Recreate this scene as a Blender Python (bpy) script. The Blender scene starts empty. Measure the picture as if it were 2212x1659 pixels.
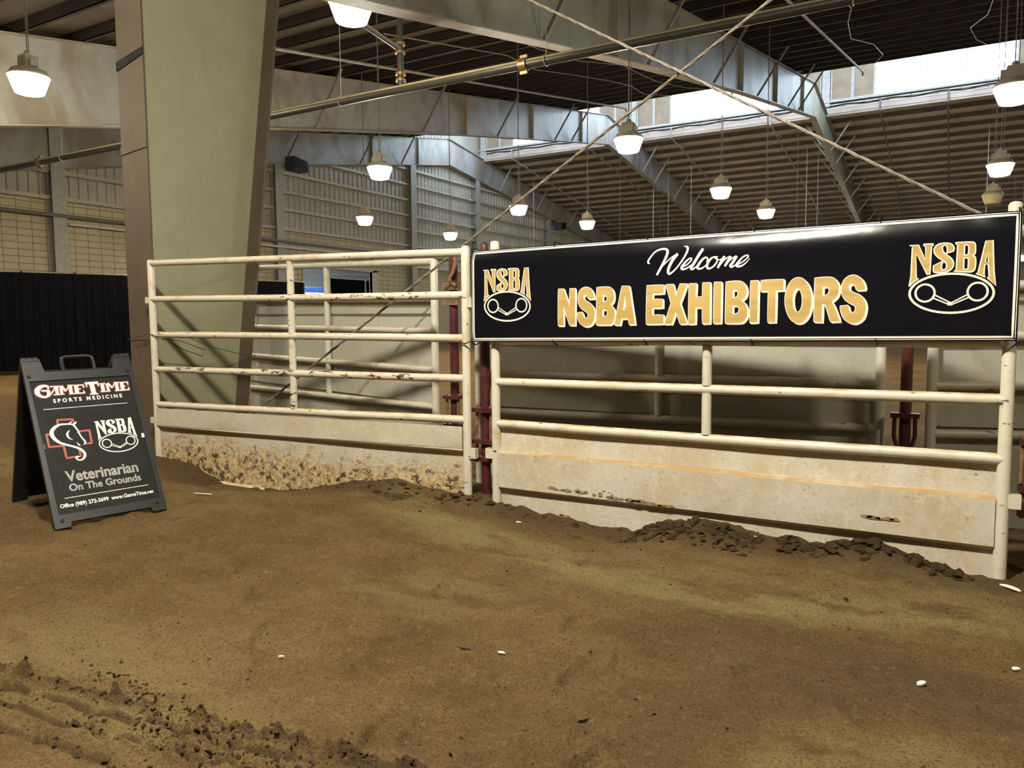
import bpy, math, random
import numpy as np
from mathutils import Vector, Matrix
from mathutils.geometry import tessellate_polygon

random.seed(7)
S = bpy.context.scene
COL = S.collection
R = math.radians

# ------------------------------------------------------------------ camera, world, exposure
def make_camera():
    yaw, pitch, roll = R(30.2), R(4.65), R(-0.4)
    cy, sy, cp, sp = math.cos(yaw), math.sin(yaw), math.cos(pitch), math.sin(pitch)
    fwd = Vector((-sy*cp, cy*cp, -sp)); right = Vector((cy, sy, 0)); up = right.cross(fwd)
    c, s = math.cos(roll), math.sin(roll)
    r2 = right*c + up*s; u2 = up*c - right*s
    cam = bpy.data.cameras.new('camera'); o = bpy.data.objects.new('camera', cam); COL.objects.link(o)
    m = Matrix((r2, u2, -fwd)).transposed().to_4x4(); m.translation = (0, 0, 1.35)
    o.matrix_world = m
    cam.sensor_width = 36; cam.lens = 36*1645/2212; cam.clip_start = .05; cam.clip_end = 400
    S.camera = o
make_camera()

w = bpy.data.worlds.new('world'); S.world = w; w.use_nodes = True
bg = w.node_tree.nodes['Background']; bg.inputs[0].default_value = (.75, .85, 1, 1); bg.inputs[1].default_value = .01
S.view_settings.view_transform = 'Standard'; S.view_settings.look = 'None'
S.view_settings.gamma = 1; S.view_settings.use_curve_mapping = False
S.view_settings.exposure = 0.3
try:
    S.cycles.use_denoising = True; S.cycles.sample_clamp_indirect = 6
except Exception:
    pass
LAMP_W = 165      # radiance of a lit lamp bowl
SKY_W = 17         # radiance of the clerestory glazing

# ------------------------------------------------------------------ materials
class G:
    """tiny node-graph helper"""
    def __init__(s, name):
        s.m = bpy.data.materials.new(name); s.m.use_nodes = True; s.t = s.m.node_tree
        s.b = s.t.nodes['Principled BSDF']
        s.co = s.t.nodes.new('ShaderNodeNewGeometry').outputs['Position']
    def n(s, typ, **k):
        o = s.t.nodes.new(typ)
        for a, v in k.items(): setattr(o, a, v)
        return o
    def lk(s, a, b): s.t.links.new(a, b)
    def mapped(s, sc):
        mp = s.n('ShaderNodeMapping'); mp.inputs['Scale'].default_value = sc; s.lk(s.co, mp.inputs[0]); return mp.outputs[0]
    def noise(s, scale, detail=4, rough=.6, stretch=(1, 1, 1), dist=0):
        o = s.n('ShaderNodeTexNoise'); o.inputs['Scale'].default_value = scale; o.inputs['Detail'].default_value = detail
        o.inputs['Roughness'].default_value = rough; o.inputs['Distortion'].default_value = dist
        s.lk(s.mapped(stretch), o.inputs['Vector']); return o.outputs[0]
    def ramp(s, src, lo, hi, a=0., b=1.):
        o = s.n('ShaderNodeMapRange'); o.inputs[1].default_value = lo; o.inputs[2].default_value = hi
        o.inputs[3].default_value = a; o.inputs[4].default_value = b; o.interpolation_type = 'SMOOTHSTEP' if a == 0 and b == 1 else 'LINEAR'
        s.lk(src, o.inputs[0]); return o.outputs[0]
    def math(s, op, a, b):
        o = s.n('ShaderNodeMath', operation=op)
        for i, v in enumerate((a, b)):
            if isinstance(v, (int, float)): o.inputs[i].default_value = v
            else: s.lk(v, o.inputs[i])
        return o.outputs[0]
    def mix(s, f, a, b):
        o = s.n('ShaderNodeMix', data_type='RGBA')
        if isinstance(f, (int, float)): o.inputs[0].default_value = f
        else: s.lk(f, o.inputs[0])
        for i, v in ((6, a), (7, b)):
            if isinstance(v, tuple): o.inputs[i].default_value = v + (1,)
            else: s.lk(v, o.inputs[i])
        return o.outputs[2]
    def sep(s, src, i):
        o = s.n('ShaderNodeSeparateXYZ'); s.lk(src, o.inputs[0]); return o.outputs[i]
    def bump(s, h, strength=.3, dist=.01):
        o = s.n('ShaderNodeBump'); o.inputs['Strength'].default_value = strength; o.inputs['Distance'].default_value = dist
        s.lk(h, o.inputs['Height']); s.lk(o.outputs[0], s.b.inputs['Normal'])
    def out(s, col, rough=.6, metal=0., spec=.5):
        if isinstance(col, tuple): s.b.inputs['Base Color'].default_value = col + (1,)
        else: s.lk(col, s.b.inputs['Base Color'])
        s.b.inputs['Roughness'].default_value = rough; s.b.inputs['Metallic'].default_value = metal
        s.b.inputs['Specular IOR Level'].default_value = spec
        return s.m

def plain(name, col, rough=.6, metal=0., spec=.5, var=.12, scale=6., bump=0):
    g = G(name); n = g.noise(scale, 5)
    c = g.mix(g.ramp(n, .3, .7), tuple(x*(1-var) for x in col), tuple(min(1, x*(1+var)) for x in col))
    if bump: g.bump(g.noise(scale*8, 3), bump, .004)
    return g.out(c, rough, metal, spec)

def emit(name, col, st):
    m = bpy.data.materials.new(name); m.use_nodes = True; b = m.node_tree.nodes['Principled BSDF']
    b.inputs['Base Color'].default_value = (.8, .8, .8, 1); b.inputs['Emission Color'].default_value = col + (1,)
    b.inputs['Emission Strength'].default_value = st
    return m

def pipe_paint(name, base=(.62, .575, .47), chip=.655, dust=.95):
    """old cream enamel: dust lying on the upper side, rusty chips, tan grime"""
    g = G(name)
    c = g.mix(g.ramp(g.noise(5, 5), .5, .78), base, (.46, .35, .2))
    nz = g.sep(g.n('ShaderNodeNewGeometry').outputs['Normal'], 2)
    c = g.mix(g.math('MULTIPLY', g.ramp(nz, .55, .95), g.ramp(g.noise(9, 5), .38, .6, 0, dust)), c, (.44, .29, .12))
    ch = g.math('MULTIPLY', g.ramp(g.noise(26, 5, .65, (.35, 1, 1)), chip-.02, chip+.005), g.ramp(g.noise(2.2, 2), .36, .5))
    c = g.mix(ch, c, (.07, .04, .022))
    c = g.mix(g.ramp(g.noise(70, 3, .6, (.5, .5, .5)), .7, .74), c, (.3, .19, .09))
    g.bump(ch, -.35, .003)
    return g.out(c, .42)

def dusty(name, base, dust, lo=.1, hi=.5):
    g = G(name); nz = g.sep(g.n('ShaderNodeNewGeometry').outputs['Normal'], 2)
    return g.out(g.mix(g.math('MULTIPLY', g.ramp(nz, lo, hi), g.ramp(g.noise(4, 4), .2, .5, .6, 1)), base, dust), .4)

def sheet_paint(name, base=(.55, .52, .44), grime=.6, mud=None):
    g = G(name)
    c = g.mix(g.ramp(g.noise(2.3, 6, .65), .42, .72, 0, grime), base, (.46, .34, .18))
    c = g.mix(g.ramp(g.noise(11, 6, .7, (1, 1, .6), 1.5), .5, .62, 0, .5), c, tuple(min(1, x*1.16) for x in base))
    c = g.mix(g.ramp(g.noise(16, 6, .7, (1, 1, 1.4), 3.), .55, .64, 0, .65), c, (.36, .275, .16))
    nz = g.sep(g.n('ShaderNodeNewGeometry').outputs['Normal'], 2)
    c = g.mix(g.math('MULTIPLY', g.ramp(nz, .35, .8), g.ramp(g.noise(6, 5), .3, .55, .4, .95)), c, (.36, .235, .1))
    sc = g.ramp(g.noise(7, 2, .4, (.4, 1, 7), 2.), .73, .78, 0, .6)
    c = g.mix(sc, c, (.3, .2, .1))
    c = g.mix(g.ramp(g.noise(34, 3, .6, (.5, 1, 1)), .735, .75), c, (.06, .045, .03))
    if mud:
        z = g.sep(g.co, 2)
        k = g.math('ADD', g.ramp(z, mud[0], mud[1], 1, 0), g.ramp(g.noise(9, 6, .7), .2, .8, -.42, .42))
        k = g.ramp(k, .35, .75)
        tex = g.noise(30, 5, .7)
        mc = g.mix(g.ramp(tex, .38, .62), (.36, .25, .125), (.68, .53, .30))
        mc = g.mix(g.ramp(g.noise(17, 5, .75, (.8, 1, 1)), .54, .57), mc, (.075, .048, .026))
        c = g.mix(k, c, mc)
        g.bump(g.math('MULTIPLY', k, tex), .7, .012)
    else:
        g.bump(g.noise(14, 4), .08, .004)
    return g.out(c, .5)

def steel(name, base, stain, amt=.5, rough=.5, scale=.45):
    """rafters: dull primer with big brownish stains running down the web"""
    g = G(name)
    c = g.mix(g.ramp(g.noise(scale, 5, .55, (1, 1, .55), .6), .47, .6, 0, amt), base, stain)
    c = g.mix(g.ramp(g.noise(3, 6, .7), .35, .75, 0, .35), c, tuple(x*.6 for x in base))
    return g.out(c, rough)

def wall_block(name):
    g = G(name)
    br = g.n('ShaderNodeTexBrick'); br.offset = .0; br.squash = 1
    br.inputs['Color1'].default_value = (.55, .485, .33, 1); br.inputs['Color2'].default_value = (.49, .43, .29, 1)
    br.inputs['Mortar'].default_value = (.2, .17, .11, 1); br.inputs['Scale'].default_value = 1
    br.inputs['Mortar Size'].default_value = .016; br.inputs['Brick Width'].default_value = .56; br.inputs['Row Height'].default_value = .27
    cx = g.n('ShaderNodeCombineXYZ'); g.lk(g.sep(g.co, 1), cx.inputs[0]); g.lk(g.sep(g.co, 2), cx.inputs[1]); g.lk(cx.outputs[0], br.inputs[0])
    c = g.mix(g.ramp(g.noise(.8, 5), .4, .7, 0, .4), br.outputs[0], (.34, .29, .19))
    return g.out(c, .8)

def dirt(name, clod=False):
    g = G(name)
    a = g.n('ShaderNodeAttribute'); a.attribute_name = 'tone'
    sand = g.sep(a.outputs['Vector'], 0); damp_shade = g.sep(a.outputs['Vector'], 1)
    base = g.mix(g.ramp(g.noise(.9, 5, .6), .35, .68), (.215, .137, .056), (.285, .19, .082))
    base = g.mix(g.ramp(g.noise(6, 5, .7), .52, .7, 0, .5), base, (.31, .21, .092))
    base = g.mix(g.ramp(g.noise(3.2, 9, .68, (.75, 1.3, 1), .5), .38, .6, .42, 0), base, (.12, .074, .032))
    base = g.mix(g.ramp(g.noise(17, 7, .75), .54, .64, 0, .3), base, (.36, .255, .115))
    if not clod:
        base = g.mix(sand, base, (.36, .285, .12))
        base = g.mix(damp_shade, base, (.125, .08, .042))
    else:
        base = g.mix(.85, base, (.07, .045, .025))
    fine = g.noise(110, 4, .75); mid = g.noise(34, 6, .75)
    base = g.mix(g.ramp(fine, .36, .52, .7, 0), base, (.05, .032, .017))
    base = g.mix(g.ramp(mid, .56, .68, 0, .4), base, (.36, .26, .13))
    g.bump(g.math('ADD', g.math('MULTIPLY', fine, .6), mid), 1., .03)
    return g.out(base, .95, spec=.1)

def vinyl(name):
    g = G(name)
    n = g.noise(2.5, 3)
    c = g.mix(g.ramp(g.noise(9, 6, .7), .55, .8, 0, .5), (.0045, .0048, .008), (.012, .0125, .018))
    g.bump(g.noise(5, 2, .5, (1, 1, 1.5)), .12, .02)
    return g.out(c, .2, spec=.6)

def gold(name):
    g = G(name)
    c = g.mix(g.ramp(g.noise(5, 3, .5, (.4, 1, 4)), .4, .62), (.47, .325, .105), (.55, .385, .14))
    return g.out(c, .38)

M = dict(
    pipe=pipe_paint('cream_pipe_paint'), pipe2=pipe_paint('chipped_cream_pipe_paint', chip=.6, dust=.85),
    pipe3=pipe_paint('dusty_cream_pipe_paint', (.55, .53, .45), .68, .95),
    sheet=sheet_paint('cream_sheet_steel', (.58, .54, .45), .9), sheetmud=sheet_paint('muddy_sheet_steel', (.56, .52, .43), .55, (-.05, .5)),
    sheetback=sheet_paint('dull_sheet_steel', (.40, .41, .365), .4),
    maroon=plain('maroon_paint', (.075, .014, .016), .45, var=.4, scale=14), rust=plain('rusty_steel', (.2, .11, .06), .7, var=.5, scale=16),
    web=steel('olive_web_paint', (.345, .335, .215), (.31, .285, .18), .35, .55, .7), flange=steel('shaded_flange_paint', (.112, .083, .058), (.082, .058, .038), .5, .55, 1.5),  # flange colour carries the weaker light on its face, darker than the web
    raf=steel('grey_rafter_paint', (.36, .37, .36), (.22, .165, .115), .7, .45, .7), raf1=steel('olive_rafter_paint', (.36, .37, .27), (.22, .16, .1), .8, .5),
    rflange=steel('rafter_flange_paint', (.38, .36, .30), (.22, .16, .1), .6, .5), brace=plain('brace_steel', (.17, .155, .14), .5),
    purlin=plain('shaded_purlin_steel', (.028, .021, .021), .55, var=.25, scale=1.2), deck=plain('shaded_roof_lining', (.12, .105, .08), .8, var=.2, scale=.8),  # left roof lining and purlins coloured darker for the shade up there
    purlinr=plain('lit_purlin_steel', (.15, .108, .092), .55, var=.2, scale=1.2), deckr=plain('lit_roof_lining', (.68, .63, .55), .8, var=.15, scale=.8),  # right roof lining and purlins coloured paler, standing in for light on them
    clad=plain('wall_cladding', (.40, .38, .32), .45, var=.12, scale=.7), girt=plain('girt_steel', (.46, .42, .34), .4, var=.15), post=plain('wall_post_steel', (.36, .355, .32), .5),
    block=wall_block('block_wall'), band=plain('ridge_band_metal', (.62, .50, .43), .5, var=.15, scale=.5), winframe=plain('window_frame', (.62, .62, .6), .4),
    louvre=plain('louvre_metal', (.5, .4, .3), .5, var=.15, scale=1.5), sky=emit('daylit_glazing', (.66, .82, 1.0), SKY_W),
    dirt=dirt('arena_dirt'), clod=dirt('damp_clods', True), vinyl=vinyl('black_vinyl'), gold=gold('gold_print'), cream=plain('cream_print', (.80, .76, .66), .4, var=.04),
    white=plain('white_print', (.82, .81, .76), .4, var=.03), red=plain('red_print', (.42, .085, .06), .45, var=.1, scale=40),
    grey=plain('grey_print', (.36, .35, .34), .4, var=.15, scale=18), black=plain('black_plastic', (.009, .0095, .011), .42, var=.3, scale=30, bump=.12),
    panel=plain('matt_black_panel', (.0115, .0115, .0112), .6, var=.25, scale=5, spec=.22), drape=plain('black_drape', (.0022, .0025, .0042), .85, spec=.06, var=.3),
    chrome=plain('bare_metal', (.62, .6, .56), .3, .9), cable=plain('galvanised_rope', (.2, .17, .125), .5, 0, var=.35, scale=60),
    mainpipe=dusty('dusty_sprinkler_pipe', (.035, .036, .03), (.42, .37, .23)), fitting=plain('bronze_fitting', (.3, .19, .1), .4, .6),
    conduit=plain('grey_conduit', (.4, .39, .37), .45), lampbody=plain('lamp_housing', (.36, .32, .25), .5, var=.15), ballast=plain('lamp_ballast', (.30, .27, .22), .5),
    lens_warm=emit('warm_lamp_bowl', (1., .85, .58), LAMP_W), lens_near=emit('near_lamp_bowl', (1., .9, .66), LAMP_W*.14), lens_aisle=emit('unseen_aisle_lamp_bowl', (1., .86, .62), LAMP_W*2.4), lens_aisle2=emit('unseen_cool_aisle_lamp_bowl', (1., .93, .78), LAMP_W*7.6), lens_white=emit('cool_lamp_bowl', (1., .95, .78), LAMP_W), lens_amber=emit('amber_lamp_bowl', (1., .78, .48), LAMP_W),
    lens_off=plain('unlit_lamp_bowl', (.55, .5, .36), .35), spk=plain('speaker_cabinet', (.05, .05, .055), .6), white_room=plain('pale_wall', (.5, .53, .55), .7),
    room_light=emit('added_fluorescent_tube', (.82, .93, 1.), 140), seat=plain('blue_seat', (.035, .09, .3), .4), scrap=plain('white_scrap', (.8, .78, .7), .6), twig=plain('dark_twig', (.05, .035, .02), .8),
    dark_wall=plain('dark_boarding', (.09, .08, .06), .8), flake=plain('bare_flaked_steel', (.26, .19, .1), .7, var=.4, scale=40),
    wood=plain('pale_wood', (.55, .42, .22), .7), ropew=plain('white_cord', (.62, .6, .56), .6), shutter=plain('shutter_slats', (.5, .43, .31), .45), concrete=plain('concrete', (.4, .36, .28), .8),
)

# ------------------------------------------------------------------ mesh helpers
class MB:
    def __init__(s): s.v = []; s.f = []
    def add(s, v, f):
        k = len(s.v); s.v += [tuple(p) for p in v]; s.f += [tuple(i+k for i in q) for q in f]; return s
    def box(s, a, b):
        x0, y0, z0 = a; x1, y1, z1 = b
        return s.add([(x0,y0,z0),(x1,y0,z0),(x1,y1,z0),(x0,y1,z0),(x0,y0,z1),(x1,y0,z1),(x1,y1,z1),(x0,y1,z1)],
                     [(0,3,2,1),(4,5,6,7),(0,1,5,4),(1,2,6,5),(2,3,7,6),(3,0,4,7)])
    def bar(s, p, q, w, h, up=(0, 0, 1)):
        """rectangular bar from p to q, w wide (sideways), h high"""
        p = Vector(p); q = Vector(q); d = (q-p).normalized(); sd = d.cross(Vector(up))
        sd = sd.normalized() if sd.length > 1e-6 else Vector((1, 0, 0)); u = sd.cross(d)
        v = []
        for e in (p, q):
            for a, b in ((-1,-1),(1,-1),(1,1),(-1,1)): v.append(e + sd*(a*w/2) + u*(b*h/2))
        return s.add(v, [(0,3,2,1),(4,5,6,7),(0,1,5,4),(1,2,6,5),(2,3,7,6),(3,0,4,7)])
    def tube(s, pts, r, n=10, caps=True):
        pts = [Vector(p) for p in pts]; m = len(pts); rs = r if isinstance(r, (list, tuple)) else [r]*m
        ref = None; v = []; f = []
        for i, p in enumerate(pts):
            d = (pts[min(i+1, m-1)]-pts[max(i-1, 0)]).normalized()
            if ref is None: ref = Vector((0, 0, 1)) if abs(d.z) < .9 else Vector((1, 0, 0))
            a = d.cross(ref).normalized(); b = a.cross(d); ref = b if abs(d.dot(b)) < .9 else ref
            for k in range(n):
                t = 2*math.pi*k/n; v.append(p + a*(math.cos(t)*rs[i]) + b*(math.sin(t)*rs[i]))
        for i in range(m-1):
            for k in range(n): f.append((i*n+k, i*n+(k+1) % n, (i+1)*n+(k+1) % n, (i+1)*n+k))
        if caps: f += [tuple(range(n))[::-1], tuple((m-1)*n+k for k in range(n))]
        return s.add(v, f)
    def lathe(s, prof, c=(0, 0, 0), n=24, top=True, bot=True):
        v = []; f = []; m = len(prof)
        for r, z in prof:
            for k in range(n): t = 2*math.pi*k/n; v.append((c[0]+r*math.cos(t), c[1]+r*math.sin(t), c[2]+z))
        for i in range(m-1):
            for k in range(n): f.append((i*n+k, i*n+(k+1) % n, (i+1)*n+(k+1) % n, (i+1)*n+k))
        if bot: f.append(tuple(range(n))[::-1])
        if top: f.append(tuple((m-1)*n+k for k in range(n)))
        return s.add(v, f)
    def prism(s, poly, fn, d0, d1):
        """2-D polygon extruded between depths d0 and d1; fn(a, b, d) -> point"""
        n = len(poly); v = [fn(a, b, d0) for a, b in poly]+[fn(a, b, d1) for a, b in poly]
        tri = tessellate_polygon([[Vector((a, b, 0)) for a, b in poly]])
        f = [tuple(t) for t in tri]+[tuple(i+n for i in t[::-1]) for t in tri]
        f += [(i, (i+1) % n, n+(i+1) % n, n+i) for i in range(n)]
        return s.add(v, f)
    def fill(s, conts, fn):
        """flat filled outline with holes"""
        pts = [p for c in conts for p in c]
        tri = tessellate_polygon([[Vector((p[0], p[1], 0)) for p in c] for c in conts])
        return s.add([fn(p[0], p[1]) for p in pts], [tuple(t) for t in tri])
    def strip(s, pts, fn, grow=0., closed=False, width=None):
        """ribbon following (x, y, w) points"""
        m = len(pts); v = []; f = []
        P = [Vector((p[0], p[1])) for p in pts]
        for i in range(m):
            a = P[i-1] if (closed or i > 0) else P[i]; b = P[(i+1) % m] if (closed or i < m-1) else P[i]
            d = b-a; d = d.normalized() if d.length > 1e-9 else Vector((1, 0)); nn = Vector((-d.y, d.x))
            h = (width if width else pts[i][2])/2+grow; q = P[i].copy()
            if not closed and grow: q += d*(grow if i == m-1 else (-grow if i == 0 else 0))
            v += [fn(*(q+nn*h)), fn(*(q-nn*h))]
        for i in range(m if closed else m-1):
            j = (i+1) % m; f.append((2*i, 2*i+1, 2*j+1, 2*j))
        return s.add(v, f)
    def sheet(s, nu, nv, fn, back=None):
        k = len(s.v)
        s.v += [tuple(fn(i/nu, j/nv)) for j in range(nv+1) for i in range(nu+1)]
        s.f += [(k+j*(nu+1)+i, k+j*(nu+1)+i+1, k+(j+1)*(nu+1)+i+1, k+(j+1)*(nu+1)+i) for j in range(nv) for i in range(nu)]
        if back:
            k2 = len(s.v); d = Vector(back)
            s.v += [tuple(Vector(p)+d) for p in s.v[k:k2]]; n = (nu+1)*(nv+1)
            s.f += [tuple(i+n for i in q[::-1]) for q in s.f[-nu*nv:]]
            rim = [i for i in range(nu+1)]+[(j)*(nu+1)+nu for j in range(1, nv+1)]+[nv*(nu+1)+i for i in range(nu-1, -1, -1)]+[j*(nu+1) for j in range(nv-1, 0, -1)]
            s.f += [(k+rim[i], k+rim[i-1], k2+rim[i-1], k2+rim[i]) for i in range(len(rim))]
        return s

LOC = {}
def thing(name, label, cat, loc, group=None):
    o = bpy.data.objects.new(name, None); COL.objects.link(o); o.location = loc; o.empty_display_size = .1
    o['label'] = label; o['category'] = cat
    if group: o['group'] = group
    LOC[o] = Vector(loc); return o
def tag(o, label, cat, group=None, kind=None):
    o['label'] = label; o['category'] = cat
    if group: o['group'] = group
    if kind: o['kind'] = kind
    return o
def mk(name, mb, mat, parent=None, loc=None, smooth=True, ang=35, local=False):
    org = LOC[parent] if parent is not None else Vector(loc if loc is not None else (0, 0, 0))
    me = bpy.data.meshes.new(name)
    vv = mb.v if local else [(p[0]-org.x, p[1]-org.y, p[2]-org.z) for p in mb.v]
    me.from_pydata(vv, [], mb.f); me.update()
    bm_fix(me)
    me.materials.append(mat if not isinstance(mat, str) else M[mat])
    if smooth:
        me.polygons.foreach_set('use_smooth', [True]*len(me.polygons)); me.set_sharp_from_angle(angle=R(ang))
    o = bpy.data.objects.new(name, me); COL.objects.link(o)
    if parent is not None: o.parent = parent; LOC[o] = org
    else: o.location = org; LOC[o] = org
    return o
import bmesh
def bm_fix(me):
    b = bmesh.new(); b.from_mesh(me); bmesh.ops.recalc_face_normals(b, faces=b.faces); b.to_mesh(me); b.free()
def struct(name, mb, mat, parent=None, smooth=False, loc=None):
    o = mk(name, mb, mat, parent, loc, smooth)
    if parent is None: o['kind'] = 'structure'
    return o
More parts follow.
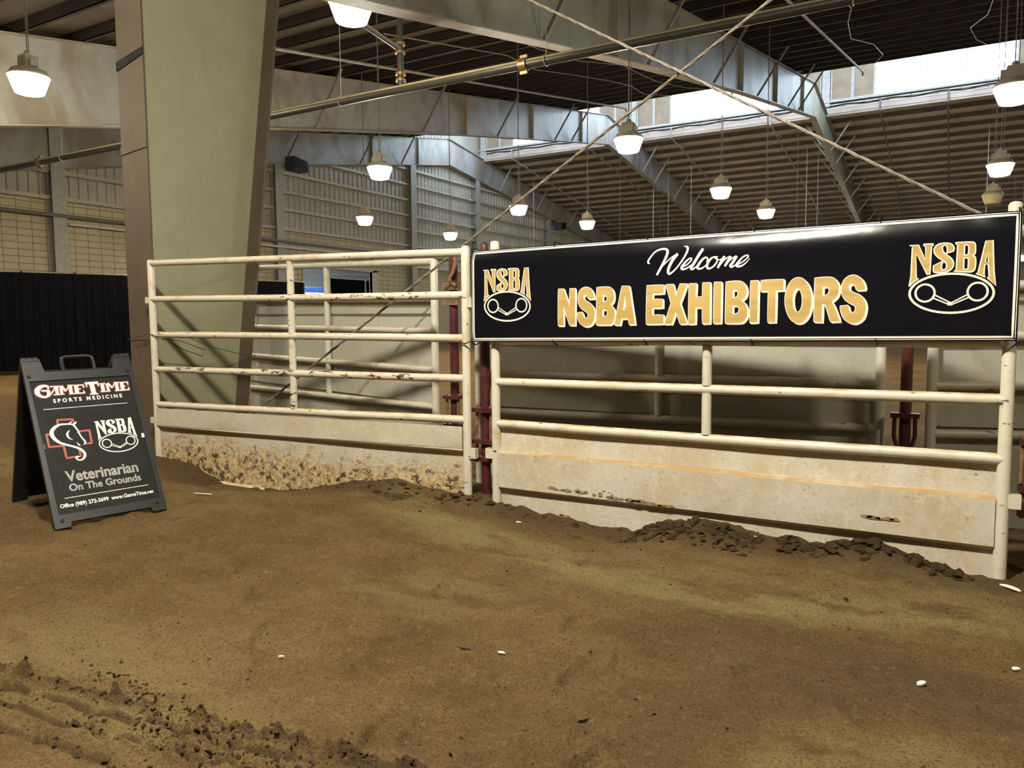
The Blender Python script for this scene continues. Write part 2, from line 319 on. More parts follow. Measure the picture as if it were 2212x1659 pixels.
BLOCK=[[[(.7412,.3551),(.7816,.3549),(.827,.232),(.827,.3556),(.8668,.3554),(.8668,.1126),(.8269,.1127),(.7804,.2414),(.7802,.1095),(.7407,.1097)]],[[(1.0051,.2881),(.9637,.2857),(.9622,.2893),(.9609,.2931),(.9594,.2968),(.9578,.3003),(.9559,.3033),(.9537,.3061),(.9511,.3086),(.9484,.3108),(.9457,.3123),(.9429,.3131),(.9399,.313),(.9366,.3122),(.9334,.3108),(.9307,.3088),(.9288,.3063),(.9278,.3031),(.9275,.2991),(.9277,.2946),(.9285,.2903),(.9299,.2864),(.9318,.2832),(.9344,.2804),(.9375,.2777),(.9412,.2749),(.9456,.2719),(.9509,.2686),(.9573,.2652),(.9641,.2616),(.9708,.2577),(.9767,.2533),(.9821,.2483),(.9873,.2427),(.9921,.2368),(.9964,.2307),(1.0001,.2246),(1.0029,.2183),(1.0052,.2118),(1.0069,.2052),(1.0081,.1984),(1.0089,.1914),(1.0092,.1841),(1.0091,.1765),(1.0084,.1688),(1.0072,.1611),(1.0054,.1536),(1.0029,.1461),(1.0,.1383),(.9964,.1308),(.9922,.1239),(.9873,.1182),(.9817,.1137),(.9751,.1099),(.9681,.107),(.9608,.1051),(.9536,.1041),(.9462,.1042),(.9385,.1052),(.9308,.1072),(.9235,.1101),(.917,.1138),(.9112,.1184),(.9059,.1239),(.9011,.1303),(.8969,.1373),(.8933,.145),(.8904,.1535),(.8884,.163),(.8869,.1729),(.8854,.183),(.8837,.1929),(.9195,.1972),(.9213,.1912),(.9229,.185),(.9247,.1788),(.9266,.1732),(.929,.1685),(.9319,.1648),(.9353,.1616),(.9388,.1591),(.9424,.1574),(.9457,.1565),(.9489,.1564),(.9522,.1571),(.9552,.1586),(.9579,.1607),(.9598,.1635),(.9609,.1673),(.9615,.1722),(.9616,.1776),(.9612,.1828),(.9602,.1872),(.959,.1906),(.9574,.1933),(.9552,.1958),(.9522,.1984),(.9482,.2016),(.9426,.2054),(.9356,.2094),(.9279,.2137),(.9205,.2184),(.9142,.2235),(.9091,.229),(.9045,.235),(.9005,.2413),(.8971,.2479),(.8943,.2548),(.892,.2619),(.8904,.2693),(.8893,.277),(.8889,.2849),(.889,.293),(.8897,.3015),(.8909,.3106),(.8927,.3197),(.8952,.3282),(.8984,.3356),(.9026,.3417),(.9077,.3472),(.9133,.3518),(.9191,.3556),(.9246,.3586),(.9298,.3606),(.9349,.3617),(.94,.3621),(.9453,.3618),(.9506,.3611),(.9564,.3601),(.9624,.3585),(.9684,.3564),(.9741,.3535),(.9792,.35),(.9836,.3454),(.9876,.3399),(.9913,.3339),(.9945,.3275),(.9973,.3212),(.9995,.3149),(1.0011,.3083),(1.0024,.3016),(1.0037,.2948)]],[[(1.0229,.3591),(1.0389,.3593),(1.0557,.3598),(1.072,.3601),(1.0869,.3601),(1.0991,.3592),(1.1083,.3578),(1.1153,.3559),(1.1206,.3534),(1.1251,.3501),(1.1294,.3458),(1.1335,.3403),(1.137,.3336),(1.1399,.3262),(1.1421,.3185),(1.1435,.3107),(1.1442,.3025),(1.1441,.2937),(1.1433,.2848),(1.1418,.2763),(1.1397,.2689),(1.1368,.2628),(1.1329,.2577),(1.1285,.253),(1.124,.2485),(1.1197,.2437),(1.1245,.2392),(1.1295,.2348),(1.1344,.2303),(1.1389,.2255),(1.1424,.2201),(1.1451,.2139),(1.1472,.2072),(1.1487,.2001),(1.1497,.1927),(1.1501,.185),(1.1501,.1769),(1.1495,.168),(1.1484,.1591),(1.1467,.1506),(1.1443,.1432),(1.1412,.1366),(1.1373,.1306),(1.1329,.1254),(1.128,.121),(1.1228,.1176),(1.1175,.1156),(1.1121,.115),(1.1061,.115),(1.0989,.1154),(1.0899,.1154),(1.0786,.1152),(1.0653,.115),(1.0509,.1149),(1.0362,.1149),(1.0219,.1148)],[(1.0638,.3079),(1.0681,.308),(1.0724,.3083),(1.0767,.3084),(1.0807,.3082),(1.0841,.3074),(1.0871,.3059),(1.0898,.3039),(1.0921,.3015),(1.0939,.2986),(1.0953,.2955),(1.0962,.2917),(1.0967,.2872),(1.0967,.2825),(1.0963,.2781),(1.0954,.2745),(1.0941,.2716),(1.0922,.2692),(1.09,.2673),(1.0873,.2657),(1.0843,.2644),(1.0807,.2637),(1.0765,.2634),(1.072,.2634),(1.0674,.2635),(1.063,.2634)],[(1.0631,.2142),(1.0681,.2143),(1.0733,.2146),(1.0784,.2148),(1.083,.2147),(1.087,.2139),(1.0902,.2124),(1.0929,.2105),(1.0951,.2081),(1.0969,.2053),(1.0982,.202),(1.0991,.1979),(1.0996,.1929),(1.0996,.1876),(1.0991,.1827),(1.0983,.1786),(1.097,.1755),(1.0952,.173),(1.0931,.1709),(1.0904,.1693),(1.0872,.168),(1.0832,.1672),(1.0785,.167),(1.0734,.1671),(1.0683,.1672),(1.0633,.1673)]],[[(1.199,.361),(1.2492,.3595),(1.2913,.1168),(1.2522,.1156),(1.2436,.154),(1.1976,.1534),(1.1879,.1126),(1.1504,.1142)],[(1.2206,.2973),(1.2072,.2075),(1.2334,.2072)]],[[(1.3691,.3605),(1.4801,.3608),(1.4782,.3102),(1.4067,.3088),(1.407,.2727),(1.473,.2722),(1.4735,.2209),(1.406,.2197),(1.4064,.173),(1.4796,.1732),(1.4801,.1191),(1.3672,.1178)]],[[(1.494,.3626),(1.5403,.3634),(1.5596,.2895),(1.5848,.3643),(1.6294,.3629),(1.5853,.2468),(1.6314,.1183),(1.589,.1176),(1.5601,.196),(1.5337,.1179),(1.4885,.1172),(1.5291,.2456)]],[[(1.6438,.3638),(1.6879,.3633),(1.6845,.2801),(1.729,.2813),(1.7287,.3664),(1.7741,.3663),(1.7755,.1211),(1.7312,.1191),(1.729,.2187),(1.6853,.2172),(1.6843,.118),(1.6424,.1165)]],[[(1.8004,.3675),(1.8429,.3671),(1.8422,.1223),(1.7995,.1216)]],[[(1.8717,.3675),(1.8859,.3681),(1.9006,.369),(1.915,.3698),(1.9283,.3701),(1.9397,.3697),(1.949,.3685),(1.9568,.367),(1.9634,.3648),(1.9693,.3617),(1.9746,.3576),(1.9796,.3521),(1.984,.3454),(1.9877,.3379),(1.9906,.33),(1.9925,.3221),(1.9935,.314),(1.9937,.3054),(1.993,.2966),(1.9914,.2882),(1.9889,.2807),(1.9853,.2743),(1.9803,.2686),(1.9747,.2633),(1.9689,.2582),(1.9634,.2528),(1.9685,.249),(1.9737,.2455),(1.9789,.2419),(1.9836,.2377),(1.9876,.2326),(1.991,.2262),(1.9939,.2189),(1.9962,.2111),(1.998,.203),(1.9991,.1951),(1.9996,.1872),(1.9996,.179),(1.9989,.1708),(1.9976,.1629),(1.9955,.1557),(1.9925,.149),(1.9885,.1425),(1.984,.1365),(1.9791,.1313),(1.9743,.1273),(1.9702,.1246),(1.9667,.1232),(1.9626,.1225),(1.9568,.1221),(1.9483,.1217),(1.9362,.1213),(1.9212,.1211),(1.9046,.1212),(1.8875,.1213),(1.8712,.1212)],[(1.9108,.3178),(1.9152,.3181),(1.9197,.3186),(1.9242,.319),(1.9283,.3191),(1.9318,.3185),(1.9349,.3174),(1.9375,.3157),(1.9397,.3137),(1.9415,.3111),(1.9429,.3081),(1.9439,.3043),(1.9444,.2997),(1.9444,.2949),(1.9441,.2902),(1.9433,.2862),(1.942,.2828),(1.9403,.2798),(1.9382,.2771),(1.9356,.2749),(1.9326,.2732),(1.9289,.2721),(1.9247,.2717),(1.92,.2716),(1.9153,.2716),(1.9107,.2715)],[(1.9115,.2251),(1.9159,.2252),(1.9205,.2255),(1.925,.2257),(1.9293,.2255),(1.9334,.2247),(1.9375,.2234),(1.9417,.2216),(1.9455,.2194),(1.9488,.2167),(1.9511,.2134),(1.9524,.2092),(1.9528,.2042),(1.9526,.1988),(1.9519,.1936),(1.9506,.1892),(1.9488,.1855),(1.9464,.1821),(1.9435,.1792),(1.9402,.1767),(1.9364,.1748),(1.9321,.1737),(1.9272,.1733),(1.922,.1733),(1.9166,.1734),(1.9115,.1733)]],[[(2.0166,.3685),(2.0592,.3688),(2.0596,.1246),(2.0168,.1226)]],[[(2.0779,.3695),(2.2041,.3709),(2.2033,.3099),(2.162,.3089),(2.1616,.1261),(2.1206,.1242),(2.1203,.3092),(2.0774,.3077)]],[[(2.3597,.247),(2.3587,.2201),(2.3548,.1944),(2.3479,.171),(2.3384,.1509),(2.3267,.1349),(2.3133,.1239),(2.2987,.1183),(2.2836,.1184),(2.2687,.1242),(2.2546,.1355),(2.242,.1517),(2.2313,.1723),(2.2232,.1962),(2.2179,.2225),(2.2157,.2499),(2.2167,.2772),(2.2209,.3032),(2.228,.3267),(2.2377,.3468),(2.2497,.3624),(2.2632,.3731),(2.2778,.3782),(2.2929,.3777),(2.3076,.3716),(2.3215,.3601),(2.3339,.3438),(2.3443,.3234),(2.3523,.2998),(2.3575,.2739)],[(2.3117,.248),(2.3111,.2299),(2.3088,.2131),(2.3048,.1987),(2.2993,.1877),(2.2929,.1808),(2.2858,.1785),(2.2786,.181),(2.2718,.1881),(2.2658,.1993),(2.2611,.2139),(2.258,.2309),(2.2566,.2491),(2.2572,.2672),(2.2595,.284),(2.2636,.2984),(2.2691,.3094),(2.2756,.3162),(2.2827,.3184),(2.2898,.3158),(2.2966,.3087),(2.3025,.2974),(2.3072,.2829),(2.3103,.266)]],[[(2.3753,.373),(2.3909,.3737),(2.4072,.3746),(2.423,.3754),(2.4375,.3757),(2.4497,.375),(2.4592,.3735),(2.4666,.3715),(2.4727,.3688),(2.4779,.3651),(2.483,.3602),(2.488,.354),(2.4926,.3466),(2.4965,.3383),(2.4995,.3295),(2.5013,.3205),(2.502,.311),(2.5016,.3008),(2.5003,.2903),(2.4981,.2802),(2.4949,.2711),(2.4904,.2633),(2.4846,.2563),(2.478,.2497),(2.4712,.2433),(2.4648,.2366),(2.4678,.232),(2.4706,.2283),(2.4735,.2241),(2.4768,.2182),(2.481,.2093),(2.4863,.1965),(2.4924,.1807),(2.4989,.1631),(2.5056,.1452),(2.5121,.1281),(2.4637,.1263),(2.4581,.1451),(2.4523,.1651),(2.4466,.1846),(2.4412,.2015),(2.4362,.2142),(2.4317,.2213),(2.4277,.2241),(2.4239,.2244),(2.4202,.2241),(2.4163,.225),(2.4168,.1245),(2.3764,.126)],[(2.4159,.323),(2.4207,.3232),(2.4258,.3236),(2.4307,.3239),(2.4353,.3238),(2.4393,.3231),(2.4428,.3217),(2.4458,.3199),(2.4485,.3176),(2.4506,.3148),(2.4521,.3116),(2.4529,.3076),(2.4532,.3028),(2.453,.2978),(2.4522,.293),(2.4511,.2888),(2.4495,.2852),(2.4474,.2819),(2.4448,.2789),(2.4419,.2764),(2.4386,.2745),(2.4347,.2734),(2.4304,.273),(2.4257,.273),(2.4209,.2731),(2.4163,.273)]],[[(2.6361,.3024),(2.595,.3007),(2.593,.306),(2.5912,.3117),(2.5893,.3172),(2.5872,.3222),(2.5849,.3262),(2.5821,.3294),(2.5791,.3318),(2.5759,.3336),(2.5727,.3346),(2.5695,.3349),(2.5663,.3343),(2.5627,.333),(2.5593,.331),(2.5565,.3283),(2.5546,.3251),(2.5537,.321),(2.5535,.3158),(2.554,.3103),(2.5552,.305),(2.5572,.3004),(2.56,.2969),(2.5635,.294),(2.5678,.2914),(2.5728,.2887),(2.5784,.2856),(2.5853,.2822),(2.5933,.2788),(2.6017,.2752),(2.6097,.2711),(2.6166,.2663),(2.6222,.2606),(2.6271,.2543),(2.6314,.2475),(2.6351,.2404),(2.638,.2333),(2.6403,.226),(2.642,.2186),(2.6429,.211),(2.6432,.203),(2.6429,.1945),(2.6418,.185),(2.6402,.1746),(2.6379,.1641),(2.6349,.1542),(2.6311,.1457),(2.6264,.1386),(2.6206,.1323),(2.6143,.127),(2.6079,.1226),(2.6018,.1193),(2.5962,.117),(2.5907,.1157),(2.5852,.1155),(2.5796,.116),(2.5735,.1174),(2.5667,.1195),(2.5593,.1226),(2.5517,.1265),(2.5447,.131),(2.5387,.1362),(2.5338,.1421),(2.5298,.1489),(2.5263,.1563),(2.5233,.1639),(2.5205,.1715),(2.5182,.1791),(2.5164,.1869),(2.5149,.1949),(2.5134,.2029),(2.5118,.2109),(2.5519,.2143),(2.5535,.2083),(2.5549,.202),(2.5564,.1958),(2.5581,.1902),(2.5603,.1854),(2.5629,.1815),(2.566,.1781),(2.5693,.1755),(2.5726,.1737),(2.5758,.1729),(2.579,.1732),(2.5825,.1746),(2.5858,.1768),(2.5886,.1797),(2.5906,.183),(2.5919,.1871),(2.5925,.1923),(2.5926,.1979),(2.5921,.2032),(2.5911,.2075),(2.5898,.2106),(2.5881,.2129),(2.5858,.2149),(2.5826,.2171),(2.5783,.22),(2.5722,.2238),(2.5646,.228),(2.5563,.2326),(2.5483,.2377),(2.5416,.2433),(2.5363,.2495),(2.5316,.2563),(2.5276,.2636),(2.5243,.2711),(2.5216,.2788),(2.5194,.2867),(2.5179,.295),(2.517,.3034),(2.5169,.3119),(2.5174,.32),(2.5187,.3282),(2.5208,.3365),(2.5235,.3446),(2.5269,.3521),(2.5309,.3586),(2.5359,.3644),(2.5417,.3696),(2.548,.374),(2.5545,.3776),(2.5608,.3801),(2.5668,.3816),(2.5729,.382),(2.579,.3816),(2.585,.3803),(2.591,.3782),(2.5971,.3751),(2.6033,.3711),(2.6094,.3663),(2.6149,.361),(2.6197,.3557),(2.6236,.3499),(2.6269,.3435),(2.6296,.3369),(2.6318,.3306),(2.6336,.3248),(2.6348,.3198),(2.6354,.3152),(2.6357,.3109),(2.6358,.3067)]]]
LOGO=[[[(.1368,.5054),(.1783,.5065),(.2123,.4249),(.2115,.4958),(.2011,.5029),(.2021,.5095),(.2463,.5086),(.2462,.5011),(.2383,.4961),(.2352,.3479),(.2235,.3469),(.1683,.4612),(.1732,.3306),(.1843,.3277),(.1791,.3238),(.1737,.32),(.1683,.3161),(.1633,.3121),(.1586,.308),(.1545,.3037),(.1509,.2992),(.1475,.2946),(.1442,.29),(.1407,.2854),(.1477,.338),(.1502,.4968)]],[[(.3377,.4658),(.3051,.455),(.3062,.4572),(.3074,.4592),(.3085,.4612),(.3094,.4637),(.3099,.4668),(.3099,.4711),(.3096,.4763),(.309,.4817),(.3081,.4868),(.307,.4908),(.3055,.4937),(.3037,.496),(.3017,.4976),(.2997,.4987),(.2977,.4991),(.2957,.4988),(.2935,.4978),(.2913,.4963),(.2895,.4941),(.2883,.4915),(.2877,.4881),(.2875,.4838),(.2877,.4792),(.2884,.4745),(.2897,.4702),(.2915,.4663),(.2938,.4625),(.2966,.4589),(.2999,.4551),(.3035,.4511),(.308,.4469),(.3132,.4426),(.3187,.4382),(.3239,.4337),(.3281,.4291),(.3315,.4244),(.3345,.4196),(.3368,.4148),(.3386,.4099),(.3397,.4049),(.3401,.3996),(.3399,.3941),(.3391,.3886),(.3376,.3833),(.3354,.3785),(.3325,.3742),(.3289,.3701),(.3246,.3664),(.32,.3631),(.3151,.3605),(.3101,.3585),(.3046,.3571),(.2989,.3562),(.293,.3557),(.2871,.3554),(.2806,.3553),(.2736,.3554),(.2667,.3559),(.2605,.3568),(.2558,.3581),(.2529,.3599),(.2515,.3623),(.2509,.3649),(.2505,.3677),(.2496,.3703),(.2498,.393),(.2876,.4131),(.2922,.4077),(.2912,.406),(.2901,.4046),(.289,.403),(.2881,.4011),(.2875,.3985),(.287,.3948),(.2867,.3902),(.2866,.3853),(.2867,.3807),(.2873,.3772),(.2883,.3747),(.2896,.3729),(.2913,.3715),(.2931,.3707),(.295,.3703),(.2971,.3704),(.2995,.3709),(.302,.3719),(.3042,.3734),(.306,.3754),(.3073,.378),(.3084,.3813),(.3092,.385),(.3095,.3888),(.3092,.3925),(.3085,.3961),(.3075,.3997),(.3059,.4033),(.3035,.4072),(.3,.4114),(.295,.416),(.2886,.421),(.2815,.4261),(.2747,.4313),(.2691,.4364),(.2645,.4413),(.2604,.4461),(.257,.451),(.2541,.4559),(.2521,.4609),(.2507,.4663),(.2501,.4718),(.2502,.4774),(.2509,.4827),(.2523,.4876),(.2545,.4919),(.2575,.496),(.2612,.4997),(.2653,.5029),(.2697,.5055),(.2747,.5074),(.2802,.5087),(.2861,.5094),(.292,.5097),(.2978,.5097),(.3036,.5093),(.3097,.5085),(.3156,.5072),(.321,.5055),(.3257,.5032),(.3296,.5002),(.3329,.4965),(.3357,.4924),(.3379,.4882),(.3394,.4842),(.3401,.4805),(.3399,.4768),(.3391,.4731),(.3383,.4695)]],[[(.3458,.509),(.3598,.5092),(.3745,.5094),(.3888,.5096),(.4016,.5095),(.4116,.509),(.4185,.5081),(.423,.5069),(.4259,.5054),(.4279,.5033),(.4298,.5004),(.4315,.4965),(.4325,.4916),(.4329,.4863),(.4331,.4807),(.4333,.4754),(.4335,.47),(.4337,.4643),(.4336,.4587),(.4333,.4535),(.4325,.4492),(.4312,.446),(.4294,.4436),(.4274,.4416),(.4253,.4398),(.4233,.4377),(.4255,.4361),(.4279,.4347),(.4302,.4332),(.4323,.4312),(.4339,.4282),(.435,.4241),(.4358,.4191),(.4363,.4136),(.4366,.4077),(.4367,.4019),(.4367,.3956),(.4365,.3888),(.436,.3819),(.4353,.3756),(.4344,.3704),(.4332,.3665),(.4319,.3635),(.4302,.3611),(.4282,.3592),(.4258,.3575),(.4235,.3561),(.4214,.355),(.4187,.3542),(.4143,.3539),(.4075,.3541),(.3974,.3548),(.3846,.3561),(.3703,.3578),(.3555,.3595),(.3415,.3611),(.3524,.3688),(.3549,.4968),(.3457,.5024)],[(.3856,.4956),(.3885,.4951),(.3915,.4947),(.3945,.4942),(.3972,.4935),(.3993,.4924),(.4009,.4911),(.402,.4896),(.4028,.4877),(.4034,.4852),(.4038,.4817),(.4042,.4768),(.4043,.4706),(.4042,.4639),(.404,.4577),(.4036,.4529),(.4031,.4496),(.4025,.4474),(.4017,.4459),(.4006,.4448),(.399,.4438),(.3968,.4431),(.3941,.4429),(.3912,.4429),(.3881,.443),(.3852,.443)],[(.3851,.4285),(.388,.4282),(.391,.4281),(.3939,.4279),(.3966,.4275),(.3988,.4267),(.4006,.4261),(.4019,.4257),(.4029,.4248),(.4037,.4227),(.4043,.4187),(.4047,.4114),(.4048,.4015),(.4047,.3907),(.4044,.3809),(.404,.3739),(.4033,.3702),(.4025,.3687),(.4015,.3685),(.4001,.3688),(.3984,.3688),(.3962,.3687),(.3935,.369),(.3906,.3695),(.3875,.3701),(.3847,.3705)]],[[(.4767,.5102),(.5067,.5116),(.5163,.3551),(.5263,.2792),(.4891,.3218),(.4966,.3295),(.491,.3897),(.476,.3902),(.4742,.3457),(.4807,.3246),(.4394,.3453),(.4485,.3517)],[(.4869,.4525),(.4775,.4019),(.4911,.4015)]]]
LOGORINGS=[[(.5196,.2432,.0112),(.5172,.2275,.0112),(.5105,.2122,.0112),(.4995,.1977,.0113),(.4845,.1844,.0113),(.4658,.1725,.0113),(.4438,.1623,.0114),(.4191,.1542,.0114),(.3922,.1482,.0114),(.3637,.1447,.0115),(.3344,.1436,.0115),(.305,.1451,.0116),(.2761,.1491,.0116),(.2486,.1555,.0117),(.2231,.1642,.0117),(.2003,.175,.0118),(.1808,.1876,.0118),(.1651,.2017,.0118),(.1536,.217,.0118),(.1467,.233,.0118),(.1445,.2493,.0118),(.1471,.2656,.0118),(.1543,.2814,.0118),(.1662,.2962,.0118),(.1821,.3098,.0117),(.2019,.3217,.0117),(.2248,.3317,.0117),(.2504,.3395,.0116),(.2779,.345,.0116),(.3068,.348,.0115),(.3361,.3485,.0115),(.3653,.3465,.0114),(.3936,.3421,.0114),(.4203,.3353,.0114),(.4449,.3264,.0113),(.4667,.3156,.0113),(.4852,.3031,.0113),(.5,.2893,.0112),(.5109,.2745,.0112),(.5174,.259,.0112)],[(.2598,.2496,.0105),(.2592,.2425,.0105),(.2575,.2356,.0105),(.2548,.229,.0105),(.2512,.2229,.0105),(.2467,.2176,.0105),(.2415,.213,.0105),(.2356,.2093,.0105),(.2293,.2066,.0105),(.2226,.205,.0105),(.2158,.2046,.0105),(.2089,.2052,.0106),(.2023,.207,.0106),(.1959,.2098,.0106),(.1901,.2136,.0106),(.1849,.2184,.0106),(.1805,.2239,.0106),(.1769,.2301,.0106),(.1744,.2368,.0106),(.1728,.2439,.0106),(.1724,.251,.0106),(.173,.2582,.0106),(.1747,.2652,.0106),(.1774,.2718,.0106),(.1811,.2779,.0106),(.1856,.2832,.0106),(.1909,.2878,.0106),(.1968,.2914,.0106),(.2032,.2941,.0105),(.2099,.2956,.0105),(.2167,.296,.0105),(.2235,.2953,.0105),(.2302,.2935,.0105),(.2364,.2906,.0105),(.2422,.2868,.0105),(.2474,.282,.0105),(.2517,.2765,.0105),(.2552,.2704,.0105),(.2578,.2637,.0105),(.2593,.2567,.0105)],[(.4932,.251,.0101),(.4926,.2438,.0101),(.491,.2369,.0101),(.4884,.2302,.0101),(.4848,.2241,.0101),(.4804,.2187,.0102),(.4752,.2141,.0102),(.4694,.2104,.0102),(.4631,.2077,.0102),(.4565,.2061,.0102),(.4497,.2056,.0102),(.4429,.2063,.0102),(.4363,.2081,.0102),(.43,.2109,.0102),(.4242,.2148,.0102),(.419,.2196,.0102),(.4146,.2252,.0103),(.4111,.2314,.0103),(.4085,.2381,.0103),(.4069,.2452,.0103),(.4064,.2525,.0103),(.407,.2597,.0103),(.4087,.2667,.0102),(.4114,.2734,.0102),(.415,.2795,.0102),(.4195,.2849,.0102),(.4247,.2895,.0102),(.4305,.2932,.0102),(.4369,.2958,.0102),(.4435,.2973,.0102),(.4503,.2978,.0102),(.4571,.297,.0102),(.4636,.2952,.0102),(.4699,.2923,.0102),(.4756,.2885,.0101),(.4808,.2837,.0101),(.4851,.2781,.0101),(.4886,.2719,.0101),(.4912,.2652,.0101),(.4927,.2582,.0101)]]
LOGOBIT=[[(.2609,.2389,.007),(.3308,.1978,.0069)],[(.256,.2215,.007),(.3245,.1885,.0069)],[(.4051,.2366,.0068),(.3386,.1977,.0069)],[(.4111,.222,.0068),(.3416,.1884,.0069)],[(.3199,.1913,.0173),(.3416,.191,.0173)]]
